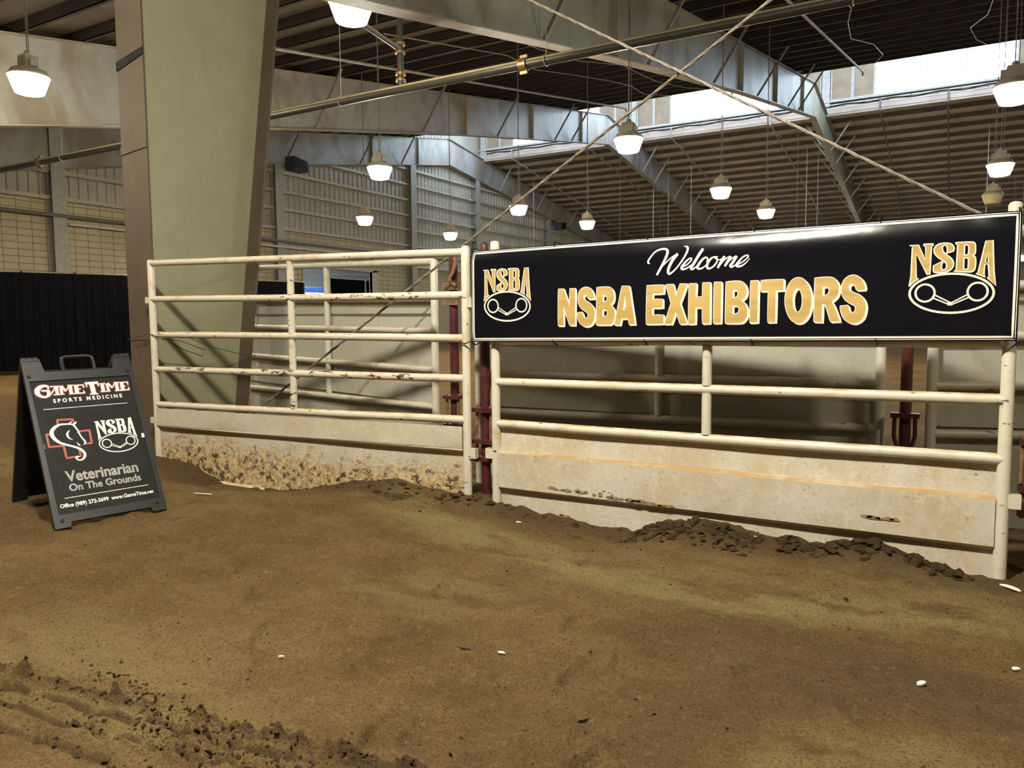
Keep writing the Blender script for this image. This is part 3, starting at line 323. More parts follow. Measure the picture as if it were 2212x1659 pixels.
WEL=[[(1.3862,.4974,.0053),(1.3836,.4988,.0069),(1.3798,.5007,.0093),(1.3762,.5032,.0116),(1.3743,.5065,.013),(1.3742,.5102,.0131),(1.3751,.5144,.0123),(1.3776,.5197,.0114),(1.382,.5265,.0107),(1.3891,.5362,.0103),(1.3984,.548,.01),(1.4087,.5597,.0098),(1.4187,.569,.0098),(1.4283,.5754,.01),(1.4383,.5799,.0104),(1.448,.5831,.0108),(1.4571,.5854,.0113),(1.4658,.5867,.0118),(1.4741,.5868,.0123),(1.4816,.5859,.0128),(1.4878,.5845,.0135),(1.4928,.5825,.0142),(1.4967,.5798,.0151),(1.4996,.5764,.0159),(1.5013,.5721,.0164),(1.502,.5671,.0167),(1.5017,.5613,.0167),(1.5002,.5546,.0166),(1.4978,.5467,.0164),(1.4944,.5381,.0164),(1.4901,.5286,.0162),(1.4844,.5174,.016),(1.4771,.5037,.0158),(1.4665,.4847,.0153),(1.4531,.4616,.0147),(1.4404,.4397,.0141),(1.4316,.4246,.0136)],[(1.4316,.4238,.0038),(1.4373,.4331,.0044),(1.4454,.4463,.0052),(1.4552,.461,.0061),(1.4659,.4748,.0068),(1.478,.4877,.0072),(1.4915,.5006,.0074),(1.5056,.5129,.0075),(1.5189,.5238,.0075),(1.5326,.5334,.0072),(1.5467,.542,.0067),(1.5591,.5491,.0062),(1.5678,.5541,.0059)],[(1.5678,.5505,.0177),(1.5616,.5439,.0179),(1.5527,.5345,.0182),(1.5429,.5234,.0185),(1.5343,.5121,.0186),(1.5266,.4999,.0184),(1.5192,.4863,.018),(1.5128,.4732,.0176),(1.5082,.4621,.0172),(1.506,.4534,.0169),(1.5057,.4462,.0167),(1.5062,.4405,.0166),(1.5065,.4365,.0165)],[(1.5053,.4402,.015),(1.5063,.4373,.0146),(1.5075,.433,.014),(1.5099,.4295,.0134),(1.5142,.4289,.0127),(1.5211,.4318,.0119),(1.5299,.437,.011),(1.5398,.4442,.0102),(1.55,.4531,.0097),(1.5609,.4644,.0095),(1.5728,.4781,.0096),(1.5843,.4924,.0099),(1.5946,.5057,.0103),(1.6035,.518,.0109),(1.6116,.53,.0118),(1.6185,.5413,.0126),(1.6239,.5513,.0132),(1.6277,.56,.0136),(1.6302,.5675,.0139),(1.6314,.5741,.0141),(1.6317,.5797,.0139),(1.631,.5843,.0134),(1.6291,.5879,.0126),(1.6265,.5907,.0115),(1.6234,.5928,.0103),(1.6194,.5941,.0085),(1.6145,.5946,.0064),(1.6099,.5947,.0043),(1.6066,.5948,.0029)],[(1.5951,.4658,.0066),(1.6013,.4686,.0069),(1.6102,.4727,.0073),(1.6199,.4774,.0077),(1.6285,.4825,.0081),(1.636,.4883,.0083),(1.6433,.4949,.0085),(1.6496,.5013,.0086),(1.6541,.5066,.0088),(1.6566,.5106,.009),(1.6574,.5139,.0092),(1.657,.5163,.0094),(1.6558,.518,.0095),(1.6539,.5191,.0095),(1.6511,.5196,.0094),(1.6474,.519,.0093),(1.6429,.5172,.0095),(1.6373,.5139,.01),(1.6307,.5093,.0108),(1.6237,.5037,.0116),(1.6171,.4975,.0125),(1.6103,.4899,.0135),(1.6032,.4812,.0147),(1.597,.4726,.0157),(1.5932,.4659,.0162),(1.5921,.4613,.016),(1.5932,.4582,.0152),(1.5956,.4561,.0142),(1.5989,.4548,.0133),(1.6031,.4541,.0125),(1.6084,.4542,.0118),(1.6146,.4552,.0111),(1.6213,.4575,.0103),(1.6293,.4614,.0094),(1.6384,.4668,.0084),(1.6472,.4726,.0074),(1.6545,.4778,.0066),(1.6598,.4824,.0059),(1.6638,.4868,.0052),(1.6669,.4906,.0047),(1.669,.4933,.0044)],[(1.7284,.5738,.0166),(1.7245,.5683,.0167),(1.719,.5604,.017),(1.7124,.5508,.0172),(1.7051,.54,.0174),(1.6966,.5269,.0173),(1.6867,.5115,.0171),(1.6771,.4965,.0169),(1.6692,.4843,.0168),(1.6631,.476,.0167),(1.6581,.4701,.0167),(1.6546,.4656,.0165),(1.6528,.4616,.0161),(1.6531,.4576,.0153),(1.6551,.4542,.0142),(1.6584,.452,.0129),(1.6622,.4515,.0117),(1.6671,.4534,.0104),(1.6731,.4572,.009),(1.6791,.4617,.0076),(1.6841,.4657,.0065),(1.6879,.4692,.0057),(1.6909,.4727,.0051),(1.6933,.4757,.0047),(1.695,.4778,.0044)],[(1.7494,.4951,.0043),(1.7515,.4976,.0055),(1.7546,.5013,.0071),(1.7574,.5053,.0088),(1.7583,.5089,.0101),(1.7569,.5126,.0105),(1.754,.5165,.0106),(1.75,.5194,.0105),(1.7454,.5202,.0108),(1.74,.5185,.0115),(1.7336,.5148,.0126),(1.7268,.5097,.0136),(1.7202,.5036,.0144),(1.7133,.4957,.0151),(1.7059,.4861,.0156),(1.6993,.4765,.0159),(1.6951,.4688,.016),(1.6935,.4634,.0156),(1.6938,.4593,.0148),(1.6958,.4563,.0139),(1.699,.4543,.0131),(1.7036,.4532,.0122),(1.7097,.453,.0113),(1.7169,.4541,.0103),(1.7245,.4569,.0094),(1.7336,.4626,.0084),(1.7441,.4706,.0073),(1.7538,.4785,.0064),(1.7604,.4839,.0057)],[(1.8209,.5194,.0057),(1.8151,.5198,.0066),(1.8066,.5205,.0079),(1.7973,.5203,.0094),(1.7888,.5182,.0107),(1.7809,.5132,.012),(1.773,.5063,.0132),(1.7658,.4985,.0143),(1.7603,.491,.0151),(1.7566,.4837,.0155),(1.7543,.4759,.0156),(1.7533,.4687,.0155),(1.7535,.4628,.0151),(1.755,.4582,.0144),(1.7578,.4546,.0134),(1.7617,.4523,.0123),(1.7663,.4516,.0115),(1.7722,.4528,.0109),(1.7792,.4557,.0105),(1.7865,.4599,.0102),(1.7931,.4647,.01),(1.7993,.4708,.0099),(1.8054,.4782,.01),(1.8106,.4857,.01),(1.8142,.4922,.01),(1.8159,.4976,.0097),(1.8162,.5026,.0093),(1.8154,.5068,.0089),(1.814,.5099,.0085),(1.8108,.5119,.0082),(1.806,.5128,.0078),(1.802,.5129,.0074),(1.8014,.5122,.0071),(1.8055,.5099,.0069),(1.8128,.5062,.0068),(1.8211,.5028,.0066),(1.8283,.5014,.0064),(1.8345,.5031,.006),(1.8406,.5068,.0056),(1.8458,.5108,.0052),(1.8495,.5135,.005)],[(1.86,.5218,.0162),(1.8555,.5149,.0162),(1.8489,.5049,.016),(1.8419,.494,.0159),(1.8357,.4841,.0156),(1.8305,.4752,.0151),(1.8255,.4662,.0145),(1.8213,.4585,.0139),(1.8184,.453,.0135)],[(1.8254,.4598,.0036),(1.8325,.4684,.0041),(1.8427,.4809,.0048),(1.8538,.4939,.0056),(1.8638,.504,.0064),(1.8729,.5104,.0071),(1.8819,.5148,.0079),(1.8897,.5178,.0086),(1.8952,.5201,.0091)],[(1.8988,.5181,.0154),(1.895,.5129,.0155),(1.8895,.5054,.0155),(1.8835,.4971,.0156),(1.8781,.4893,.0155),(1.8732,.4817,.0152),(1.8682,.4738,.0148),(1.8639,.4668,.0144),(1.8609,.4619,.0141)],[(1.8644,.4652,.0035),(1.8707,.4724,.004),(1.8798,.4827,.0048),(1.8898,.4936,.0056),(1.899,.5024,.0063),(1.9078,.5086,.0071),(1.9168,.5136,.0079),(1.9247,.5174,.0086),(1.9302,.5201,.0091)],[(1.9319,.52,.016),(1.9278,.5133,.0161),(1.9219,.5035,.0162),(1.9154,.493,.0162),(1.9098,.4843,.0161),(1.9049,.4779,.0159),(1.9002,.4724,.0157),(1.8964,.4678,.0153),(1.8944,.464,.0148),(1.8945,.4606,.0139),(1.8963,.4578,.0128),(1.8994,.4561,.0117),(1.9033,.4559,.0105),(1.9084,.4577,.0094),(1.9149,.4612,.0083),(1.9216,.4654,.0072),(1.9275,.4695,.0063),(1.9327,.4739,.0056),(1.9376,.4788,.005),(1.9418,.4832,.0045),(1.9447,.4863,.0042)],[(1.938,.4691,.0063),(1.9437,.4718,.0065),(1.9518,.4757,.0069),(1.9608,.4803,.0073),(1.9689,.4852,.0076),(1.9766,.4907,.008),(1.9844,.497,.0084),(1.9912,.5032,.0087),(1.9961,.5082,.009),(1.9987,.5121,.0091),(1.9995,.5152,.0091),(1.999,.5175,.009),(1.9976,.5193,.009),(1.9951,.5204,.0089),(1.9915,.521,.0089),(1.987,.5207,.0088),(1.9821,.5193,.009),(1.9768,.5168,.0093),(1.9708,.5133,.0098),(1.9645,.5087,.0103),(1.9582,.5031,.0111),(1.9513,.4954,.0124),(1.9437,.4859,.0139),(1.937,.4766,.0154),(1.9328,.4693,.0161),(1.9315,.4645,.0158),(1.9324,.4613,.0148),(1.9348,.4592,.0136),(1.9382,.4579,.0126),(1.9429,.4573,.0118),(1.949,.4575,.0112),(1.9557,.4588,.0105),(1.9624,.4611,.0097),(1.9692,.4648,.0089),(1.9764,.4698,.008),(1.9834,.4754,.0071),(1.9897,.4808,.0062),(1.9954,.4863,.0053),(2.0007,.4923,.0043),(2.0051,.4977,.0034),(2.0082,.5014,.0028)]]
GT=[[(.1351,1.0232,.0047),(.1362,1.029,.0075),(.1374,1.0371,.0113),(.1362,1.044,.0142),(.1316,1.0487,.0149),(.1245,1.0521,.0147),(.1162,1.0533,.0156),(.1061,1.0518,.0187),(.0947,1.0481,.0228),(.0847,1.0429,.0262),(.0767,1.0358,.0285),(.0701,1.0271,.0301),(.0658,1.0182,.0308),(.0641,1.0093,.0303),(.0646,1.0002,.0288),(.0673,.9918,.0267),(.0724,.9839,.0236),(.0796,.9766,.0198),(.0875,.9711,.0167),(.096,.9677,.0148),(.1052,.9661,.0137),(.1135,.9667,.0134),(.1205,.9697,.0143),(.1265,.975,.016),(.1311,.9819,.0175),(.1334,.9919,.0187),(.1343,1.0035,.0196),(.1347,1.0118,.0203)],[(.0921,1.0165,.0101),(.1428,1.0119,.0102)],[(.129,.97,.0101),(.1347,.9753,.0094),(.1428,.9829,.0084),(.1507,.9914,.0074),(.1579,1.0007,.0067),(.1649,1.0108,.006),(.1708,1.0199,.0054),(.1751,1.028,.0049),(.1783,1.0352,.0044),(.1803,1.0401,.0041)],[(.1507,1.0438,.0068),(.2111,1.0416,.0069)],[(.1892,1.042,.0199),(.1865,.9796,.0198)],[(.1635,.978,.0061),(.2013,.9771,.0061)],[(.1748,1.0081,.0041),(.1869,1.0078,.0041)],[(.2171,1.0407,.0165),(.2147,.9784,.0171)],[(.1938,.9774,.0055),(.23,.9778,.0055)],[(.2223,1.044,.0152),(.2422,1.0,.0117)],[(.2422,1.0,.0062),(.2713,1.0409,.0049)],[(.2777,1.0419,.0209),(.2742,.9758,.0208)],[(.2626,.9754,.0055),(.297,.976,.0056)],[(.2625,1.044,.0062),(.2997,1.0423,.0063)],[(.3153,1.0418,.0253),(.3126,.976,.0251)],[(.3055,1.0399,.0077),(.3633,1.0395,.0078)],[(.3604,1.041,.0085),(.3634,1.0161,.0049)],[(.3181,1.0057,.007),(.341,1.0103,.007)],[(.297,.976,.0076),(.3624,.9752,.0077)],[(.362,.9729,.007),(.3578,.9932,.0049)],[(.3769,1.049,.0178),(.4644,1.0502,.018)],[(.3835,1.0555,.0114),(.3835,1.0209,.0057)],[(.4594,1.053,.0123),(.4628,1.0202,.0058)],[(.4198,1.0465,.0301),(.4215,.9626,.0299)],[(.3947,.9616,.0085),(.4479,.9601,.0086)],[(.4702,1.0378,.0065),(.5098,1.0384,.0065)],[(.489,1.0386,.0225),(.4883,.9744,.0224)],[(.4683,.9743,.0057),(.5077,.9742,.0058)],[(.521,1.0367,.016),(.5241,.9739,.0174)],[(.5067,.9727,.0058),(.5341,.9741,.0058)],[(.5281,1.0393,.0146),(.5527,1.0004,.0124)],[(.5527,1.0004,.0066),(.5782,1.039,.0051)],[(.5871,1.0383,.0221),(.5861,.9733,.022)],[(.567,.9719,.0058),(.6062,.9731,.0059)],[(.5717,1.0404,.0066),(.6103,1.0396,.0067)],[(.6244,1.0372,.0245),(.6225,.9748,.0244)],[(.6133,1.0377,.0074),(.6693,1.0379,.0075)],[(.6661,1.0389,.0082),(.6672,1.0145,.0045)],[(.6264,1.0018,.0067),(.6461,1.007,.0067)],[(.6036,.9733,.0081),(.6678,.9747,.0082)],[(.6673,.9723,.0074),(.6654,.996,.0045)]]
HORSE=[[(.2472,.7294,.0108),(.244,.7324,.0107),(.2391,.7367,.0107),(.2317,.7404,.0107),(.2205,.7428,.0107),(.207,.7445,.0107),(.1938,.7456,.0111),(.1818,.7464,.012),(.1703,.7466,.0133),(.1591,.7452,.0148),(.148,.7415,.0169),(.1373,.7362,.0191),(.1279,.7303,.0211),(.1197,.7237,.0225),(.1128,.7164,.0235),(.1072,.7095,.0243),(.1034,.7036,.0248),(.101,.698,.025),(.0995,.6918,.0251),(.0987,.6847,.0252),(.0988,.6769,.0252),(.1001,.6685,.025),(.1028,.659,.0246),(.1067,.6488,.024),(.112,.6389,.0229),(.1187,.6296,.0213),(.1268,.6205,.0193),(.1357,.6123,.0176),(.1453,.6055,.0163),(.1558,.5997,.0154),(.1667,.5939,.0147),(.1782,.5883,.0142),(.1901,.5829,.0139),(.2021,.5771,.0139),(.2142,.571,.0143),(.2263,.5647,.015),(.2373,.5579,.0157),(.2469,.5509,.0165),(.2554,.5434,.0173),(.2624,.5354,.0179),(.2682,.5265,.0181),(.2726,.5169,.0181),(.2749,.5077,.0179),(.2745,.4989,.0175),(.2719,.4905,.0169),(.2683,.483,.0161),(.2635,.4765,.0151),(.2576,.4709,.0138),(.2516,.4669,.0127),(.2456,.4649,.0115),(.2395,.4644,.0104),(.2338,.4651,.0097),(.2285,.4671,.0096),(.2237,.4704,.01),(.22,.4742,.0105),(.2177,.4791,.0111),(.2167,.4845,.0119),(.2168,.4887,.0126),(.2186,.4908,.0134),(.2216,.4917,.0141),(.2252,.492,.0139),(.23,.4916,.0117),(.2355,.4906,.0086),(.2393,.4898,.0063)],[(.211,.7446,.0107),(.2156,.7463,.0103),(.2221,.7488,.0097),(.2279,.7521,.0086),(.2323,.7567,.0064),(.2361,.762,.0037),(.2386,.7658,.0017)],[(.2409,.7373,.0129),(.2449,.7387,.0134),(.2505,.7408,.014),(.2558,.7438,.0134),(.2601,.7487,.0104),(.264,.7544,.0061),(.2667,.7585,.003)],[(.2431,.7335,.0138),(.2459,.7279,.013),(.2499,.7199,.012),(.2538,.7118,.0112),(.2573,.704,.0109),(.2606,.696,.0109),(.2634,.6891,.0108),(.2657,.6835,.0104),(.2676,.679,.0098),(.2689,.676,.0095)],[(.2532,.6762,.0017),(.2671,.6719,.0095)],[(.2664,.6732,.0108),(.2677,.6672,.0105),(.2696,.6587,.0101),(.2719,.6499,.0099),(.2746,.6414,.01),(.2778,.6328,.0103),(.281,.6249,.0107),(.2847,.6182,.0115),(.2886,.6123,.0124),(.2915,.6068,.0129),(.2928,.6016,.0128),(.293,.5968,.0122),(.2927,.5924,.0116),(.2919,.5882,.0111),(.2906,.5844,.0105),(.2886,.5811,.0094),(.2855,.5784,.0075),(.2818,.5763,.0051),(.2792,.5749,.0034)],[(.2138,.6956,.0017),(.21,.6926,.0042),(.2047,.6882,.0077),(.2,.6832,.0106),(.1965,.6777,.0123),(.1936,.6716,.0134),(.192,.6654,.014),(.192,.659,.0141),(.1932,.6523,.0136),(.1953,.6461,.0127),(.1981,.6404,.0113),(.2018,.6351,.0096),(.206,.6305,.0076),(.2112,.627,.0054),(.2169,.6242,.003),(.2209,.6223,.0013)],[(.2407,.5998,.0017),(.2422,.5964,.0034),(.2444,.5916,.0058),(.2466,.5871,.0077),(.2485,.5834,.0089),(.2503,.5799,.0097),(.2525,.5769,.0094),(.2555,.5742,.0072),(.2588,.572,.004),(.2611,.5705,.0017)]]
CROSS=[[(.1489,.7524,.0119),(.1494,.783,.0119),(.1494,.783,.0119),(.2474,.7784,.0121),(.2474,.7784,.0121),(.2486,.7531,.0121)],[(.2736,.6801,.0121),(.3372,.6807,.0122),(.3372,.6807,.0122),(.3341,.5805,.0121),(.3341,.5805,.0121),(.2978,.5826,.012)],[(.0873,.6814,.0117),(.0663,.6842,.0116),(.0663,.6842,.0116),(.0675,.5875,.0115),(.0675,.5875,.0115),(.1558,.5862,.0117),(.1558,.5862,.0117),(.1581,.4921,.0116),(.1581,.4921,.0116),(.213,.4939,.0118)],[(.2469,.5413,.0119),(.2469,.4887,.0118)]]
# ------------------------------------------------------------------ ground
def vnoise(x, y, seed):
    xi = np.floor(x).astype(np.int64); yi = np.floor(y).astype(np.int64); fx = x-xi; fy = y-yi
    def h(a, b):
        n = (a*374761393 + b*668265263 + seed*974711) & 0x7fffffff
        n = ((n ^ (n >> 13))*1274126177) & 0x7fffffff
        return ((n ^ (n >> 16)) & 0xffff)/65535.
    u = fx*fx*(3-2*fx); v = fy*fy*(3-2*fy)
    return (h(xi, yi)*(1-u)+h(xi+1, yi)*u)*(1-v)+(h(xi, yi+1)*(1-u)+h(xi+1, yi+1)*u)*v
def sst(t): t = np.clip(t, 0, 1); return t*t*(3-2*t)
FZ = np.array([(-12,.0),(-8,.03),(-7,.05),(-6.72,.03),(-6.37,0),(-6.11,-.085),(-5.85,-.15),(-5.3,-.14),(-4.84,-.089),(-4.3,.02),(-3.82,.09),(-3.5,.06),(-3.157,.045),(-2.85,.027),
               (-2.38,-.024),(-1.78,-.06),(-1.6,.03),(-1.39,.095),(-1.1,.05),(-.7,.02),(-.33,.085),(-.1,.024),(.036,-.02),(.25,-.022),(1,0),(12,0)])
SANDL = [(-3.9,4.5),(-2.97,4.12),(-1.92,3.78),(-1.06,3.6),(-.45,3.76),(.2,3.95)]
PRINTS = [(-2.95,2.55,1.9),(-2.55,2.25,2.2),(-2.0,2.5,1.2),(-1.95,2.2,1.7),(-2.7,3.3,2.3),(-3.4,2.9,2.0),(-1.2,2.6,1.5),(-.9,2.1,1.3),(-1.6,1.9,1.8),(-4.1,3.2,2.1),(-3.9,2.3,1.9),(-.6,2.9,1.1),(-1.4,3.0,1.6),(-2.2,3.1,2.0)]
def seg_d(x, y, a, b):
    dx, dy = b[0]-a[0], b[1]-a[1]; t = np.clip(((x-a[0])*dx+(y-a[1])*dy)/(dx*dx+dy*dy), 0, 1)
    return np.hypot(x-a[0]-t*dx, y-a[1]-t*dy)
def ground(x, y):
    x = np.asarray(x, float); y = np.asarray(y, float)
    h = .05*(vnoise(x*.7+9, y*.7, 1)-.5)+.032*(vnoise(x*2.1, y*2.1+5, 2)-.5)+.03*(vnoise(x*5.3, y*5.3, 3)-.5)
    h += .03*(vnoise(x*13, y*13, 4)-.5)*(.4+1.2*vnoise(x*.8+2, y*.8, 33))+.013*(vnoise(x*31, y*31, 5)-.5)*(.4+1.2*vnoise(x*1.3, y*1.3, 31))+.009*(vnoise(x*70, y*70, 6)-.5)*(.3+1.4*vnoise(x*2, y*2, 32))
    fade = sst(1-(np.hypot(x, y)-12)/8); h = h*fade
    # drifts of dirt against the panels
    z0 = np.interp(x, FZ[:, 0], FZ[:, 1])
    wgt = np.where(y < 4.74, sst((y-3.75-.25*vnoise(x*1.5, y*0, 8))/.85), sst(1-(y-4.8)/.5))
    z0 = z0+.03*(vnoise(x*9, y*9, 9)-.5)+.02*(vnoise(x*24, y*24, 10)-.5)
    h = h*(1-.6*wgt)+z0*wgt
    # wheel track across the near left corner
    dx, dy = .989, .147
    s = (x+3.07)*dx+(y-1.47)*dy; d = -(x+3.07)*dy+(y-1.47)*dx + .02*(vnoise(s*5, s*0, 12)-.5)+.012*(vnoise(s*19, s*0, 15)-.5)
    on = sst((1.9-np.abs(s-.6))/.5)
    rough = vnoise(x*44, y*44, 13)*vnoise(x*11, y*11, 14)
    track = -.016*sst(1-np.abs(d+.12)/.14)+.038*np.exp(-(d/.02)**2)*(.15+2.*rough)
    for dd, am in ((-.068, .9), (-.112, .6), (-.16, 1.), (-.205, .7), (-.27, .8)): track = track-.017*am*np.exp(-((d-dd)/.0075)**2)*(.35+vnoise(s*7, s*0, 40+int(-dd*100)))+.016*am*np.exp(-((d-dd-.016)/.009)**2)*(.3+1.6*rough)
    h = h+on*track
    m2 = np.exp(-((x+1.95)**2/.16+(y-1.5)**2/.018)); h = h+m2*.075*(rough-.12)
    m3 = np.exp(-((x+1.15)**2/.10+(y-1.62)**2/.004)); h = h+m3*.05*(rough-.05)
    m4 = np.exp(-((x+2.62)**2/.06+(y-1.62-.1*(x+2.62))**2/.0012)); h = h+m4*.07*(rough-.03)
    for a, b, t in PRINTS:
        u = (x-a)*math.cos(t)+(y-b)*math.sin(t); v = -(x-a)*math.sin(t)+(y-b)*math.cos(t)
        q = np.sqrt((u/.15)**2+(v/.06)**2); h = h-.018*sst((1.1-q)/.3)+.01*np.exp(-((q-1.25)/.2)**2)
    return h
def tone(x, y):
    d = np.minimum.reduce([seg_d(x, y, SANDL[i], SANDL[i+1]) for i in range(len(SANDL)-1)])
    n = vnoise(x*3+4, y*9, 21)*.6+vnoise(x*9, y*22, 22)*.4
    sand = sst((.36-d)/.3)*sst((n-.2)/.45)*.95
    sand = np.maximum(sand, .45*sst((vnoise(x*.9+3, y*1.3, 23)-.5)/.3)*sst((n-.25)/.4)*(np.hypot(x, y) < 12))
    damp_shade = .8*sst((y-4.15)/.45)*(y < 4.8)*sst((vnoise(x*2, y*2, 24)+.2)/.6)+.7*(y > 4.8)*(y < 8)  # lane behind the gates darkened for its shade; damp soil elsewhere
    damp_shade = np.maximum(damp_shade, .5*sst((vnoise(x*1.1+7, y*1.6+2, 25)-.52)/.2)*sst((x+2.2)/2.2))
    dx, dy = .989, .147; dd = -(x+3.07)*dy+(y-1.47)*dx
    damp_shade = np.maximum(damp_shade, 1.*(np.exp(-((dd-.0)/.022)**2)+np.exp(-((dd+.068)/.012)**2)+np.exp(-((dd+.16)/.012)**2)+.7*np.exp(-((dd+.27)/.014)**2))*sst((vnoise(x*14, y*14, 26)-.15)/.3)*(x < -1.1))
    return sand, np.clip(damp_shade, 0, 1)
def make_floor():
    na, nr = 1000, 840
    rr = 1.15*np.exp(np.linspace(0, math.log(75/1.15), nr)); aa = np.linspace(R(90+30.2-58), R(90+30.2+58), na)
    rg, ag = np.meshgrid(rr, aa, indexing='ij'); x = rg*np.cos(ag); y = rg*np.sin(ag); z = ground(x, y)
    co = np.stack([x, y, z], -1).reshape(-1, 3); i = np.arange(nr*na).reshape(nr, na)
    q = np.stack([i[:-1, :-1], i[1:, :-1], i[1:, 1:], i[:-1, 1:]], -1).reshape(-1, 4)
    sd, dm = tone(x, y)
    n0 = len(co); ext = np.array([(-60,-30,-.14),(60,-30,-.14),(60,110,-.14),(-60,110,-.14)], float)
    co = np.concatenate([co, ext]); q = np.concatenate([q, [[n0, n0+1, n0+2, n0+3]]])
    me = bpy.data.meshes.new('floor'); me.vertices.add(len(co)); me.vertices.foreach_set('co', co.ravel())
    me.loops.add(len(q)*4); me.loops.foreach_set('vertex_index', q.ravel()); me.polygons.add(len(q))
    me.polygons.foreach_set('loop_start', np.arange(0, len(q)*4, 4)); me.polygons.foreach_set('use_smooth', np.ones(len(q), bool))
    me.update(calc_edges=True); me.validate()
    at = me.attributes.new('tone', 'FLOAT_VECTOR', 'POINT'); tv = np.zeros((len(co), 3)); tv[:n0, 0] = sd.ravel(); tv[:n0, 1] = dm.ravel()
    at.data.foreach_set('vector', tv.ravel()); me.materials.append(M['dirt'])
    o = bpy.data.objects.new('floor', me); COL.objects.link(o); o['kind'] = 'structure'; LOC[o] = Vector()
make_floor()
def gz(x, y): return float(ground(np.array([x]), np.array([y]))[0])

# ------------------------------------------------------------------ roof
X1, X2, X3 = -7.18, -19.35, -31.35
YR = 45.2
def ztop(y): return 14.21-.1724*(YR-y) if y <= YR else 14.21-.143*(y-YR)
BOT = [(6.85,5.45),(9.0,5.85),(14.2,6.9),(19.,7.85),(29.3,9.75),(YR,12.43),(86.,7.04)]
def zbot(y): return float(np.interp(y, [p[0] for p in BOT], [p[1] for p in BOT]))
XA, XB = -31.7, 26.
yzx = lambda a, b, d: (d, a, b)
def purlin(parent, y, z, side, mat):
    m = MB(); m.box((XA, y-.012, z), (XB, y+.012, z+.26)); m.box((XA, y-.012 if side > 0 else y-.09, z), (XB, y+.09 if side > 0 else y+.012, z+.014))
    m.box((XA, y-.09 if side > 0 else y-.012, z+.246), (XB, y+.012 if side > 0 else y+.09, z+.26))
    struct('purlin', m, mat, parent)
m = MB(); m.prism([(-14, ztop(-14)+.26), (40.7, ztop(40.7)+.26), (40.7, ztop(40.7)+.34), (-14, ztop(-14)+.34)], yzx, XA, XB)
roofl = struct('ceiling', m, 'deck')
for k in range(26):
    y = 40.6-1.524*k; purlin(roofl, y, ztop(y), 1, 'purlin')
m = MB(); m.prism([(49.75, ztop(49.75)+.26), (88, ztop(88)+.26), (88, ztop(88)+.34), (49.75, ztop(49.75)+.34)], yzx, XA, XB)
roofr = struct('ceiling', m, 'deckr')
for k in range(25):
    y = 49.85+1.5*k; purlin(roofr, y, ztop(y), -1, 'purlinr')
# raised monitor over the ridge with glazed sides
m = MB(); m.prism([(40.2, 16.7), (45.2, 17.5), (50.2, 16.7), (50.2, 16.8), (45.2, 17.6), (40.2, 16.8)], yzx, XA, XB); struct('ceiling', m, 'deck')
def clerestory(name, y, dy, zl):
    """wall of the monitor: band of flashing, sill, louvres beside each frame and four big panes per bay"""
    m = MB(); m.box((XA, y, zl), (XB, y+dy*.06, 14.12)); m.box((XA, y-dy*.02, 16.36), (XB, y+dy*.06, 16.75))
    wl = struct(name, m, 'band')
    m = MB(); m.box((XA, y-dy*.16, 14.2), (XB, y+dy*.03, 14.31)); m.box((XA, y-dy*.1, 14.02), (XB, y-dy*.02, 14.07))
    struct('sill', m, 'winframe', wl)
    return wl
wr = clerestory('wall_right', 49.8, 1, 13.45); wl_ = clerestory('wall_left_monitor', 40.62, -1, 13.7)
wl_.name = 'wall_monitor'
NW = [0]
for wall, y, dy in ((wr, 49.8, 1), (wl_, 40.62, -1)):
    for x0 in (X3, X2, X1, X1+12.17, X1+24.34):
        x1 = x0+12.17
        if x0 > 16 or (dy < 0 and x0 > 5): continue
        m = MB(); m.box((x0-.22, y-dy*.06, 13.5), (x0+.22, y+dy*.05, 16.4)); struct('mullion_post', m, 'winframe', wall)
        for a, b in ((x0+.3, x0+1.42), (x0+1.5, x0+2.6), (x1-2.6, x1-1.5), (x1-1.42, x1-.3)):
            m = MB()
            for k in range(22):
                z = 14.36+k*.09; m.add([(a, y+dy*.03, z), (b, y+dy*.03, z), (b, y-dy*.02, z+.085), (a, y-dy*.02, z+.085), (a, y+dy*.03, z+.085), (b, y+dy*.03, z+.085)], [(0,1,2,3),(3,2,5,4)])
            struct('louvre', m, 'louvre', wall)
            m = MB()
            for p, q in (((a,14.33),(b,14.33)),((b,14.33),(b,16.36)),((b,16.36),(a,16.36)),((a,16.36),(a,14.33))): m.bar((p[0], y-dy*.02, p[1]), (q[0], y-dy*.02, q[1]), .08, .06, (0, 1, 0))
            struct('louvre_frame', m, 'winframe', wall)
        NW[0] += 1; ww = thing('window_%d' % NW[0], '', '', (x0+6, y, 14.3)); del ww['label'], ww['category']; ww['kind'] = 'structure'
        xs = np.linspace(x0+2.66, x1-2.66, 4)
        for k in range(3):
            m = MB(); m.box((xs[k]+.03, y+dy*.0, 14.35), (xs[k+1]-.03, y+dy*.012, 16.34)); struct('pane', m, 'sky', ww)
        m = MB()
        for xx in xs: m.box((xx-.03, y-.04, 14.31), (xx+.03, y+.04, 16.36))
        m.box((xs[0], y-.04, 14.29), (xs[-1], y+.04, 14.35)); m.box((xs[0], y-.04, 16.33), (xs[-1], y+.04, 16.38))
        struct('window_frame', m, 'winframe', ww)

